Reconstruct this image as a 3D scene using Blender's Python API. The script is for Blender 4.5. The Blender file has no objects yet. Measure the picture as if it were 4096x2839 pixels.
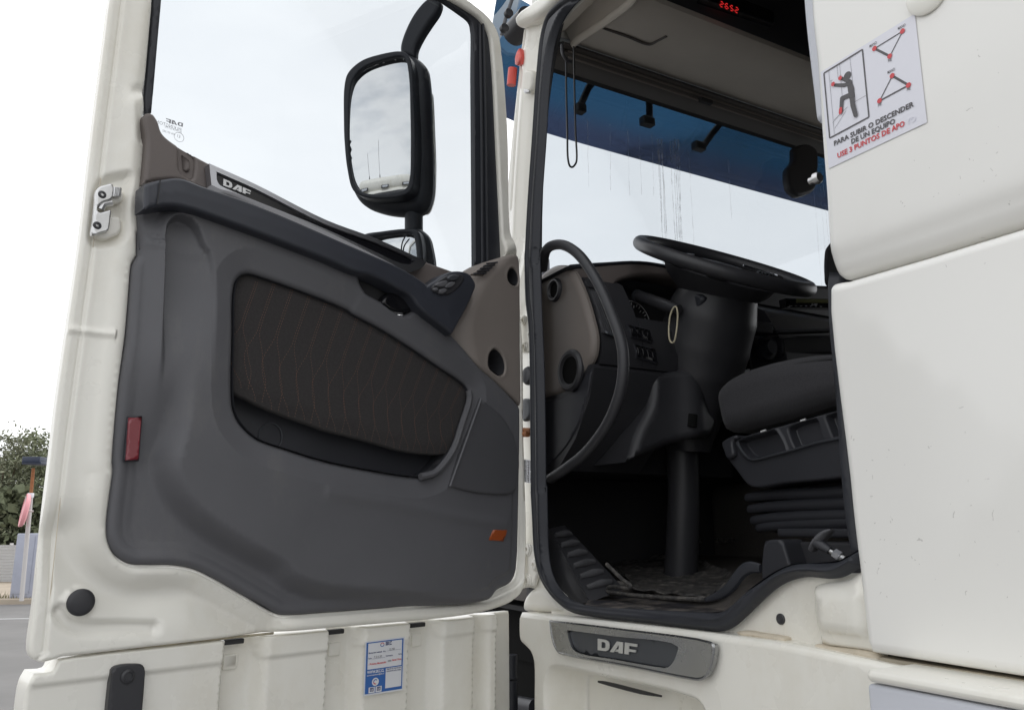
import bpy, math, random
import numpy as np
from mathutils import Vector, Matrix
from mathutils.geometry import delaunay_2d_cdt
random.seed(7); RNG = np.random.RandomState(5)
SC = bpy.context.scene; COL = SC.collection
rad = math.radians

# ------------------------------------------------------------------ camera
EYE = 1.65; PITCH = rad(12.15); FL = 3201.0; CX = 2048.0; CY = 1419.5
cd = bpy.data.cameras.new('camera'); cam = bpy.data.objects.new('camera', cd); COL.objects.link(cam)
cd.sensor_width = 36.0; cd.lens = FL / 4096.0 * 36.0; cd.clip_start = 0.05; cd.clip_end = 2000
cam.location = (0, 0, EYE); cam.rotation_euler = (rad(90) + PITCH, 0, 0)
SC.camera = cam

# ------------------------------------------------------------------ world and light (bright overcast)
SUN_EL, SUN_AZ = rad(52), rad(25)
w = bpy.data.worlds.new('World'); SC.world = w; w.use_nodes = True
nt = w.node_tree; nt.nodes.clear()
def N(t, ty, **k):
    n = t.nodes.new(ty)
    for a, b in k.items():
        if a == 'inp':
            for i, v in b.items(): n.inputs[i].default_value = v
        else: setattr(n, a, b)
    return n
out = N(nt, 'ShaderNodeOutputWorld'); bg = N(nt, 'ShaderNodeBackground', inp={'Strength': 0.1})
sky = N(nt, 'ShaderNodeTexSky', sky_type='NISHITA', sun_disc=False, sun_elevation=SUN_EL, sun_rotation=SUN_AZ)
tc = N(nt, 'ShaderNodeTexCoord'); mp = N(nt, 'ShaderNodeMapping', inp={'Scale': (1.0, 1.0, 2.6)})
no = N(nt, 'ShaderNodeTexNoise', inp={'Scale': 2.4, 'Detail': 8.0, 'Roughness': .55})
cr_ = N(nt, 'ShaderNodeValToRGB')
cr_.color_ramp.elements[0].position = .40; cr_.color_ramp.elements[0].color = (10.3, 10.7, 11.3, 1)
cr_.color_ramp.elements[1].position = .60; cr_.color_ramp.elements[1].color = (15.0, 15.0, 15.0, 1)
sx = N(nt, 'ShaderNodeSeparateXYZ')
mr = N(nt, 'ShaderNodeMapRange', inp={'From Min': -.5, 'From Max': .5, 'To Min': 0.94, 'To Max': 1.08})
mm = N(nt, 'ShaderNodeMix', data_type='RGBA', blend_type='MULTIPLY', inp={0: 1.0})
mx = N(nt, 'ShaderNodeMix', data_type='RGBA', inp={0: .96})
L = nt.links.new
L(tc.outputs['Generated'], mp.inputs[0]); L(mp.outputs[0], no.inputs['Vector']); L(no.outputs['Fac'], cr_.inputs[0])
L(tc.outputs['Generated'], sx.inputs[0]); L(sx.outputs['Y'], mr.inputs[0])
mr3 = N(nt, 'ShaderNodeMapRange', inp={'From Min': -.35, 'From Max': .35, 'To Min': 0.0, 'To Max': .8}); mc3 = N(nt, 'ShaderNodeMix', data_type='RGBA', inp={7: (14.6, 14.75, 15.0, 1)})
L(sx.outputs['Y'], mr3.inputs[0]); L(mr3.outputs[0], mc3.inputs[0]); L(cr_.outputs[0], mc3.inputs[6]); L(mc3.outputs[2], mm.inputs[6]); L(mr.outputs[0], mm.inputs[7])
L(sky.outputs[0], mx.inputs[6]); L(mm.outputs[2], mx.inputs[7]); L(mx.outputs[2], bg.inputs[0]); L(bg.outputs[0], out.inputs[0])
sl = bpy.data.lights.new('sun', 'SUN'); sl.energy = 0.7; sl.angle = rad(25); sl.color = (1, .97, .93)
so = bpy.data.objects.new('sun', sl); COL.objects.link(so)
SUND = Vector((math.sin(SUN_AZ) * math.cos(SUN_EL), math.cos(SUN_AZ) * math.cos(SUN_EL), math.sin(SUN_EL)))
so.rotation_euler = SUND.to_track_quat('Z', 'Y').to_euler(); so.location = (3, 3, 9)
vs = SC.view_settings; vs.view_transform = 'Standard'; vs.look = 'None'; vs.exposure = 0.10; vs.gamma = 1
SC.cycles.max_bounces = 10; SC.cycles.diffuse_bounces = 8; SC.cycles.transparent_max_bounces = 12; SC.cycles.use_denoising = True

# ------------------------------------------------------------------ survey frames
# cab frame: r runs rearward along the cab side from the door hinge, i runs into the cab, z up
# door frame: a runs along the opened door from hinge to free edge, n comes off its inner face
R = Vector((math.sin(rad(151)), math.cos(rad(151)), 0)); I = Vector((math.cos(rad(29)), math.sin(rad(29)), 0))
_d = rad(225.5); D = Vector((math.sin(_d), math.cos(_d), 0)); NN = Vector((-D.y, D.x, 0)); UP = Vector((0, 0, 1))
H = Vector((.037, 2.0, 0))
Zs = {'A': (0, 0, 1.5957), 'B': (1000, 0, 1.33), 'C': (2000, 0, 1.33), 'D': (3000, 0, 1.3303), 'E': (0, 1600, 1.288),
      'F': (900, 1600, 1.2885), 'G': (2000, 1900, 1.5353), 'H': (2100, 900, 1.2274), 'I': (400, 900, 1.596),
      'J': (1300, 900, 1.451), 'K': (2700, 1300, 1.596), 'L': (3200, 1900, 1.6997), 'P': (0, 0, 0.56225),
      'Q': (1900, 1100, 2.66), 'W': (0, 0, 1.0)}
def ray(x, y):
    a = (x - CX) / FL; b = -(y - CY) / FL
    return Vector((a, math.cos(PITCH) - b * math.sin(PITCH), math.sin(PITCH) + b * math.cos(PITCH)))
class Plane:
    """a vertical or level survey plane with metric coordinates (u, v) and height h off it"""
    def __init__(s, o, u, v, n): s.o, s.u, s.v, s.n = o, u.normalized(), v.normalized(), n.normalized()
    def w(s, u, v, h=0.0): return s.o + s.u * u + s.v * v + s.n * h
    def at(s, x, y):
        r = ray(x, y); t = (s.o - cam.location).dot(s.n) / r.dot(s.n); p = cam.location + r * t - s.o
        return (p.dot(s.u), p.dot(s.v))
def PS(i=0.0): return Plane(H + I * i, R, UP, -I)
def PF(r=0.0): return Plane(H + R * r, I, UP, R)
def PD(n=0.0): return Plane(H + NN * n, D, UP, NN)
def PZ(z=0.0): return Plane(H + UP * z, R, I, UP)
def src(k, p): a, b, s = Zs[k]; return (a + p[0] / s, b + p[1] / s)
def T(pl, *segs):
    """('A',(x,y),(x,y),...),('E',...) -> local metric points; a third value 1 keeps a sharp corner"""
    o = []
    for sg in segs:
        for p in sg[1:]:
            q = pl.at(*src(sg[0], p)); o.append((q[0], q[1], p[2] if len(p) > 2 else 0))
    return o
def cab(r, i, z): return H + R * r + I * i + UP * z
def dor(a, n, z): return H + D * a + NN * n + UP * z

# ------------------------------------------------------------------ curve helpers
def _cr(P, seg):
    P = np.array(P, float); n = len(P)
    if n < 3: return [tuple(p) for p in P]
    o = []
    for k in range(n - 1):
        p0 = P[k - 1] if k > 0 else 2 * P[0] - P[1]; p3 = P[k + 2] if k + 2 < n else 2 * P[-1] - P[-2]
        p1, p2 = P[k], P[k + 1]
        d1 = max(np.linalg.norm(p1 - p0), 1e-6) ** .5; d2 = max(np.linalg.norm(p2 - p1), 1e-6) ** .5; d3 = max(np.linalg.norm(p3 - p2), 1e-6) ** .5
        m1 = (p1 - p0) / d1 - (p2 - p0) / (d1 + d2) + (p2 - p1) / d2; m2 = (p2 - p1) / d2 - (p3 - p1) / (d2 + d3) + (p3 - p2) / d3
        m1 *= d2; m2 *= d2
        for j in range(seg):
            t = j / seg
            o.append(tuple((2*t**3 - 3*t*t + 1)*p1 + (t**3 - 2*t*t + t)*m1 + (-2*t**3 + 3*t*t)*p2 + (t**3 - t*t)*m2))
    o.append(tuple(P[-1])); return o
def curve(pts, seg=6, closed=True):
    d = len(pts[0]) if len(pts[0]) < 3 else 2
    C = [i for i, p in enumerate(pts) if len(p) > 2 and p[2] == 1]
    Q = [tuple(p[:2]) for p in pts]
    if not closed:
        cuts = sorted(set([0, len(Q) - 1] + C)); o = []
        for a, b in zip(cuts, cuts[1:]): o += _cr(Q[a:b + 1], seg)[:-1]
        return o + [Q[-1]]
    if not C:
        m = 3 if len(Q) > 4 else 2
        E = Q[-m:] + Q + Q[:m + 1]; c = _cr(E, seg); return c[m * seg: (m + len(Q)) * seg]
    Q = Q[C[0]:] + Q[:C[0]] + [Q[C[0]]]; cuts = [c - C[0] for c in C] + [len(Q) - 1]; o = []
    for a, b in zip(cuts, cuts[1:]): o += _cr(Q[a:b + 1], seg)[:-1]
    return o
def curve3(pts, seg=8, closed=False):
    P = [tuple(p) for p in pts]
    if closed:
        E = P[-2:] + P + P[:3]; c = _cr(E, seg); return [Vector(q) for q in c[2 * seg:(2 + len(P)) * seg]]
    return [Vector(q) for q in _cr(P, seg)]
def resample(loop, ds):
    o = []; n = len(loop)
    for k in range(n):
        a = np.array(loop[k]); b = np.array(loop[(k + 1) % n]); l = np.linalg.norm(b - a)
        if l < 1e-6: continue
        m = max(1, int(l / ds))
        for j in range(m): o.append(tuple(a + (b - a) * j / m))
    f = [o[0]]; ds = ds if ds < .1 else .0005
    for p in o[1:]:
        if math.dist(p, f[-1]) > ds * .3: f.append(p)
    if math.dist(f[0], f[-1]) < ds * .3: f.pop()
    return f
def segdist(P, A, B):
    P = np.asarray(P, float); A = np.asarray(A, float); B = np.asarray(B, float); out = np.full(len(P), 1e9)
    for s in range(0, len(P), 4000):
        p = P[s:s + 4000, None, :]; ab = (B - A)[None]; ap = p - A[None]
        t = np.clip((ap * ab).sum(-1) / np.maximum((ab * ab).sum(-1), 1e-12), 0, 1)
        q = ap - ab * t[..., None]; out[s:s + 4000] = np.sqrt((q * q).sum(-1)).min(1)
    return out
def segnear(P, A, B):
    P = np.asarray(P, float); D_ = np.full(len(P), 1e9); Q_ = np.zeros((len(P), 2)); K_ = np.zeros(len(P), int)
    for s in range(0, len(P), 4000):
        p = P[s:s + 4000, None, :]; ab = (B - A)[None]; ap = p - A[None]
        t = np.clip((ap * ab).sum(-1) / np.maximum((ab * ab).sum(-1), 1e-12), 0, 1); q = ap - ab * t[..., None]; d = (q * q).sum(-1); k = d.argmin(1); ix = np.arange(len(k))
        D_[s:s + 4000] = np.sqrt(d[ix, k]); Q_[s:s + 4000] = q[ix, k]; K_[s:s + 4000] = k
    return D_, Q_, K_
def inset(loop, d):
    l = [q[:2] for q in loop]; o = []
    for k in range(len(l)):
        a = np.array(l[k - 1]); b = np.array(l[(k + 1) % len(l)]); t = b - a; n_ = np.array([-t[1], t[0]]) / max(np.hypot(*t), 1e-9); p = np.array(l[k]); q = p + n_ * d
        if not inside([q], l)[0]: q = p - n_ * d
        o.append(tuple(q))
    o = [q for q, e in zip(o, dloop(o, l)) if e > d * .7]
    return o
def dline(P, line): l = np.array([q[:2] for q in line]); return segdist(P, l[:-1], l[1:])
def dloop(P, loop): l = np.array([q[:2] for q in loop]); return segdist(P, l, np.roll(l, -1, 0))
def inside(P, loop):
    P = np.asarray(P, float); l = np.array([q[:2] for q in loop]); m = np.roll(l, -1, 0); c = np.zeros(len(P), bool)
    for (x1, y1), (x2, y2) in zip(l, m):
        if y1 == y2: continue
        k = ((y1 > P[:, 1]) != (y2 > P[:, 1])) & (P[:, 0] < (x2 - x1) * (P[:, 1] - y1) / (y2 - y1) + x1); c ^= k
    return c
def sdloop(P, loop): d = dloop(P, loop); return np.where(inside(P, loop), d, -d)
def ss(x, a, b): t = np.clip((x - a) / (b - a), 0, 1); return t * t * (3 - 2 * t)
def gs(x, s): return np.exp(-(x / s) ** 2)

# ------------------------------------------------------------------ mesh builder
class MB:
    def __init__(s): s.v = []; s.f = []; s.m = []; s.cn = {}; s.ff = set()
    def add(s, v, f, m=0):
        b = len(s.v); s.v += [tuple(q) for q in v]; s.f += [tuple(b + i for i in q) for q in f]; s.m += [m] * len(f); return s
    def relief(s, pl, outline, holes=(), hf=None, step=.02, edge=.004, back=.02, ds=None, m=0, closeback=True, lines=()):
        ds = ds or min(step, .015)
        L0 = [resample([q[:2] for q in outline], ds)] + [resample([q[:2] for q in h], ds) for h in holes]
        pts = []; ed = []
        for l in L0:
            b = len(pts); pts += l; ed += [(b + k, b + (k + 1) % len(l)) for k in range(len(l))]
        nb = len(pts); A = np.array([pts[a] for a, _ in ed]); B = np.array([pts[b] for _, b in ed])
        lo, hi = A.min(0), A.max(0); g = []; row = 0; y = lo[1] + step * .5
        while y < hi[1]:
            x = lo[0] + (step * .5 if row % 2 else 0)
            while x < hi[0]: g.append((x, y)); x += step
            y += step * .87; row += 1
        def inn(P):
            k = inside(P, L0[0])
            for l in L0[1:]: k &= ~inside(P, l)
            return k
        extra = []
        if g:
            g = np.array(g); g = g[inn(g)]; 
            if len(g):
                dd = segdist(g, A, B); g = g[dd > max(edge * 1.05, step * .4)]; extra += [tuple(q) for q in g]
        if edge > 0:
            for fr in (.12, .35, .65, 1.0):
                c = A; d = B - A; nrm = np.stack([-d[:, 1], d[:, 0]], 1) / np.maximum(np.linalg.norm(d, axis=1), 1e-9)[:, None]
                for sg in (1, -1):
                    q = c + nrm * sg * edge * fr; k = inn(q); q = q[k]
                    if len(q): dd = segdist(q, A, B); q = q[dd > edge * fr * .93]; extra += [tuple(z) for z in q]
        lp = []
        for ln, offs, cl in lines:
            q = [z[:2] for z in ln]; q = q + [q[0]] if cl else q; q = np.array(q, float); sg_ = np.hypot(*np.diff(q, axis=0).T); q = q[np.r_[True, sg_ > 1e-7]]; c_ = np.r_[0, np.cumsum(np.hypot(*np.diff(q, axis=0).T))]
            m_ = max(2, int(c_[-1] / (step * .6))); tt = np.linspace(0, c_[-1], m_ + 1); P_ = np.stack([np.interp(tt, c_, q[:, 0]), np.interp(tt, c_, q[:, 1])], 1)
            tg = np.gradient(P_, axis=0); nn = np.stack([-tg[:, 1], tg[:, 0]], 1) / np.maximum(np.hypot(tg[:, 0], tg[:, 1]), 1e-9)[:, None]
            for of in offs: lp.append(P_ + nn * of)
        if lp:
            lp = np.concatenate(lp); k = inn(lp); lp = lp[k]; dd = segdist(lp, A, B); lp = lp[dd > max(edge * .3, 8e-4)]
            if len(lp):
                cell = {}; h_ = step * .5
                for q in lp: cell.setdefault((int(math.floor(q[0] / h_)), int(math.floor(q[1] / h_))), []).append(q)
                def near(p):
                    a_, b_ = int(math.floor(p[0] / h_)), int(math.floor(p[1] / h_))
                    for x_ in (-1, 0, 1):
                        for y_ in (-1, 0, 1):
                            for q in cell.get((a_ + x_, b_ + y_), ()):
                                if (q[0] - p[0]) ** 2 + (q[1] - p[1]) ** 2 < h_ * h_: return True
                    return False
                extra = [p for p in extra if not near(p)] + [tuple(q) for q in lp]
        pts = pts + extra
        vo, _, fo, _, _, _ = delaunay_2d_cdt([Vector(p) for p in pts], ed, [], 0, 1e-6)
        V = np.array([tuple(q) for q in vo]); Fc = [f for f in fo]
        cen = np.array([V[list(f)].mean(0) for f in Fc]); k = inn(cen); Fc = [tuple(f) for f, q in zip(Fc, k) if q]
        dd = segdist(V, A, B); h = np.zeros(len(V)) if hf is None else np.asarray(hf(V), float)
        if edge > 0:
            x = np.clip(edge - dd, 0, edge); h = h - (edge - np.sqrt(np.maximum(edge * edge - x * x, 0)))
        top = [pl.w(V[j][0], V[j][1], h[j]) for j in range(len(V))]
        a2 = sum((V[f[1]][0]-V[f[0]][0])*(V[f[2]][1]-V[f[0]][1])-(V[f[1]][1]-V[f[0]][1])*(V[f[2]][0]-V[f[0]][0]) for f in Fc[:50])
        flip = (pl.u.cross(pl.v).dot(pl.n) > 0) != (a2 > 0)
        if flip: Fc = [f[::-1] for f in Fc]
        cnt = {}
        for f in Fc:
            for q in range(3): e = (f[q], f[(q + 1) % 3]); cnt[e] = 1
        n = len(V); vv = list(top); ff = list(Fc)
        gx = np.zeros(n); gy = np.zeros(n)
        if hf is not None:
            e_ = 5e-4; gx = (np.asarray(hf(V + [e_, 0])) - np.asarray(hf(V - [e_, 0]))) / (2 * e_) + gx; gy = (np.asarray(hf(V + [0, e_])) - np.asarray(hf(V - [0, e_]))) / (2 * e_) + gy
        if edge > 0:
            dn, qn, kn = segnear(V, A, B); g_ = qn / np.maximum(dn, 1e-9)[:, None]; bd = dn < 1e-6
            if bd.any():
                sv_ = (B - A)[kn[bd]]; nb_ = np.stack([-sv_[:, 1], sv_[:, 0]], 1) / np.maximum(np.hypot(sv_[:, 0], sv_[:, 1]), 1e-9)[:, None]; ok = inn(V[bd] + nb_ * 3e-5); g_[bd] = np.where(ok[:, None], nb_, -nb_)
            x_ = np.clip(edge - dn, 0, edge); sl_ = np.minimum(x_ / np.sqrt(np.maximum(edge * edge - x_ * x_, 1e-12)), 3.0); gx = gx + g_[:, 0] * sl_; gy = gy + g_[:, 1] * sl_
        b0_ = len(s.v); f0_ = len(s.f)
        for j in range(n): s.cn[b0_ + j] = (pl.n - pl.u * float(gx[j]) - pl.v * float(gy[j])).normalized()
        s.ff.update(range(f0_, f0_ + len(Fc)))
        be = [e for e in cnt if (e[1], e[0]) not in cnt]; bv = sorted({x for e in be for x in e}); mp_ = {}
        if back > 0:
            if closeback:
                vv += [pl.w(V[j][0], V[j][1], -back) for j in range(n)]; ff += [tuple(x + n for x in f[::-1]) for f in Fc]
                wm = {}
                for j in bv: wm[j] = len(vv); vv.append(top[j])
                ff += [(wm[e[1]], wm[e[0]], e[0] + n, e[1] + n) for e in be]
            else:
                wm = {}
                for j in bv: mp_[j] = len(vv); vv.append(pl.w(V[j][0], V[j][1], -back)); wm[j] = len(vv); vv.append(top[j])
                ff += [(wm[e[1]], wm[e[0]], mp_[e[0]], mp_[e[1]]) for e in be]
        return s.add(vv, ff, m)
    def tube(s, pts, r, seg=12, closed=False, caps=True, m=0, flat=1.0, upv=None):
        P = [Vector(p) for p in pts]; n = len(P); rr = r if isinstance(r, (list, tuple)) else [r] * n
        if len(rr) != n: rr = list(np.interp(np.linspace(0, 1, n), np.linspace(0, 1, len(rr)), rr))
        tn = []
        for k in range(n):
            a = P[(k - 1) % n] if (closed or k > 0) else P[0]; b = P[(k + 1) % n] if (closed or k < n - 1) else P[-1]
            tn.append((b - a).normalized())
        x = (upv or (Vector((0, 0, 1)) if abs(tn[0].z) < .9 else Vector((1, 0, 0)))); x = (x - tn[0] * x.dot(tn[0])).normalized()
        vv = []; ff = []
        for k in range(n):
            x = (x - tn[k] * x.dot(tn[k])).normalized(); y = tn[k].cross(x)
            for j in range(seg):
                t = 2 * math.pi * j / seg; vv.append(P[k] + (x * math.cos(t) + y * math.sin(t) * flat) * rr[k])
        for k in range(n if closed else n - 1):
            for j in range(seg):
                a = k * seg + j; b = k * seg + (j + 1) % seg; c = ((k + 1) % n) * seg + (j + 1) % seg; d = ((k + 1) % n) * seg + j
                ff.append((a, b, c, d))
        if caps and not closed: ff.append(tuple(range(seg))[::-1]); ff.append(tuple((n - 1) * seg + j for j in range(seg)))
        return s.add(vv, ff, m)
    def sweep(s, path, prof, nrm, m=0):
        """open path, closed profile of (side, out) offsets"""
        P = [Vector(p) for p in path]; n = len(P); k_ = len(prof); vv = []; ff = []
        for k in range(n):
            t = (P[min(k + 1, n - 1)] - P[max(k - 1, 0)]).normalized(); sd = nrm.cross(t).normalized()
            for a, b in prof: vv.append(P[k] + sd * a + nrm * b)
        for k in range(n - 1):
            for j in range(k_): ff.append((k*k_+j, k*k_+(j+1) % k_, (k+1)*k_+(j+1) % k_, (k+1)*k_+j))
        ff.append(tuple(range(k_))[::-1]); ff.append(tuple((n-1)*k_+j for j in range(k_)))
        return s.add(vv, ff, m)
    def box(s, f, a, b, bev=0.0, m=0):
        """f maps local xyz to world"""
        x0, y0, z0 = [min(p, q) for p, q in zip(a, b)]; x1, y1, z1 = [max(p, q) for p, q in zip(a, b)]
        e = min(bev, (x1-x0)/2.01, (y1-y0)/2.01, (z1-z0)/2.01)
        if e <= 0:
            v = [f(x, y, z) for x in (x0, x1) for y in (y0, y1) for z in (z0, z1)]
            return s.add(v, [(0,1,3,2),(4,6,7,5),(0,4,5,1),(2,3,7,6),(0,2,6,4),(1,5,7,3)], m)
        def ring(x0, x1, y0, y1, z, r):
            o = []
            for cx, cy, t0 in ((x1-r, y1-r, 0), (x0+r, y1-r, 90), (x0+r, y0+r, 180), (x1-r, y0+r, 270)):
                for q in range(4): t = rad(t0 + q * 30); o.append((cx + r*math.cos(t), cy + r*math.sin(t), z))
            return o
        rings = []
        for q in range(4): t = rad(q * 30); k = e * (1 - math.sin(t)) * .999; rings.append(ring(x0+k, x1-k, y0+k, y1-k, z0 + e*(1-math.cos(t)), e * 1.0 - k + e*.0005 if e-k > 0 else e*.0005))
        for q in range(4): t = rad(90 - q * 30); k = e * (1 - math.sin(t)) * .999; rings.append(ring(x0+k, x1-k, y0+k, y1-k, z1 - e*(1-math.cos(t)), e - k + e*.0005))
        vv = [f(*p) for r_ in rings for p in r_]; n = 16; ff = []
        for k in range(len(rings) - 1):
            for j in range(n): ff.append((k*n+j, k*n+(j+1) % n, (k+1)*n+(j+1) % n, (k+1)*n+j))
        ff.append(tuple(range(n))[::-1]); ff.append(tuple((len(rings)-1)*n+j for j in range(n)))
        return s.add(vv, ff, m)
    def extr(s, prof, f, a, b, m=0, nseg=1):
        """closed 2D profile extruded between a and b: f(p, q, t)"""
        k = len(prof); vv = []; ff = []
        for q in range(nseg + 1):
            t = a + (b - a) * q / nseg; vv += [f(p[0], p[1], t) for p in prof]
        for q in range(nseg):
            for j in range(k): ff.append((q*k+j, q*k+(j+1) % k, (q+1)*k+(j+1) % k, (q+1)*k+j))
        ff.append(tuple(range(k))[::-1]); ff.append(tuple(nseg*k+j for j in range(k)))
        return s.add(vv, ff, m)
    def lathe(s, c, ax, prof, seg=24, m=0, sx=1.0, sy=1.0, xv=None):
        """profile of (radius, height along ax)"""
        ax = ax.normalized(); x = xv or (UP if abs(ax.z) < .9 else Vector((1, 0, 0))); x = (x - ax * x.dot(ax)).normalized(); y = ax.cross(x)
        vv = []; ff = []
        for r_, h_ in prof:
            for j in range(seg): t = 2*math.pi*j/seg; vv.append(c + ax*h_ + (x*math.cos(t)*sx + y*math.sin(t)*sy) * max(r_, 1e-5))
        for k in range(len(prof) - 1):
            for j in range(seg): ff.append((k*seg+j, k*seg+(j+1) % seg, (k+1)*seg+(j+1) % seg, (k+1)*seg+j))
        ff.append(tuple(range(seg))[::-1]); ff.append(tuple((len(prof)-1)*seg+j for j in range(seg)))
        return s.add(vv, ff, m)
    def build(s, name, mats, parent=None, angle=38, label=None):
        me = bpy.data.meshes.new(name); me.from_pydata(s.v, [], s.f)
        for mt in (mats if isinstance(mats, (list, tuple)) else [mats]): me.materials.append(mt)
        me.polygons.foreach_set('material_index', s.m); me.polygons.foreach_set('use_smooth', [True] * len(s.f))
        me.set_sharp_from_angle(angle=rad(angle)); me.update()
        if s.cn and angle < 90:
            nl_ = len(me.loops); cn = np.zeros(nl_ * 3, np.float32); me.corner_normals.foreach_get('vector', cn); cn = cn.reshape(-1, 3); lv = np.zeros(nl_, np.int32); me.loops.foreach_get('vertex_index', lv)
            for p in me.polygons:
                if p.index in s.ff:
                    for li_ in p.loop_indices:
                        q = s.cn.get(int(lv[li_]))
                        if q is not None: cn[li_] = q
            me.normals_split_custom_set([tuple(q) for q in cn.tolist()])
        o = bpy.data.objects.new(name, me); COL.objects.link(o)
        if parent:
            o.parent = parent; o.matrix_parent_inverse = Matrix.Translation(-WLOC[parent.name]); WLOC[o.name] = Vector(WLOC[parent.name]) if False else Vector((0, 0, 0))
        else: WLOC[o.name] = Vector((0, 0, 0))
        if label: o['label'] = label
        return o
WLOC = {}
def empty(name, loc, label, cat, group=None):
    o = bpy.data.objects.new(name, None); COL.objects.link(o); o.location = loc; o.empty_display_size = .2
    WLOC[o.name] = Vector(loc); o['label'] = label; o['category'] = cat
    if group: o['group'] = group
    return o
def tag(o, label, cat, group=None):
    o['label'] = label; o['category'] = cat
    if group: o['group'] = group
    return o
def textmesh(mb, s, pl, u, v, size, ang=0.0, h=.0006, m=0, bold=0.0, align='LEFT', xs=1.0, shear=0.0, ud=1, sp=1.0):
    """lettering laid flat on a plane at (u, v); ud -1 when the plane's u runs right to left for the reader"""
    c = bpy.data.curves.new('t', 'FONT'); c.body = s; c.size = size; c.offset = bold * size; c.align_x = align; c.shear = shear; c.resolution_u = 2; c.space_character = sp
    o = bpy.data.objects.new('t', c); COL.objects.link(o); bpy.context.view_layer.update()
    me = o.to_mesh(); ca, sa = math.cos(ang), math.sin(ang)
    vv = []
    for q in me.vertices:
        x, y = q.co.x * xs, q.co.y; x, y = x * ca - y * sa, x * sa + y * ca; vv.append(pl.w(u + x * ud, v + y, h))
    ff = [tuple(p.vertices) for p in me.polygons]; mb.add(vv, ff, m); o.to_mesh_clear(); bpy.data.objects.remove(o); bpy.data.curves.remove(c)
    return mb
def quadmap(q4):
    """bilinear map of the unit square onto four plane points: bl, br, tr, tl"""
    a, b, c, d = [np.array(p[:2]) for p in q4]
    return lambda s, t: tuple((1-s)*(1-t)*a + s*(1-t)*b + s*t*c + (1-s)*t*d)

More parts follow.
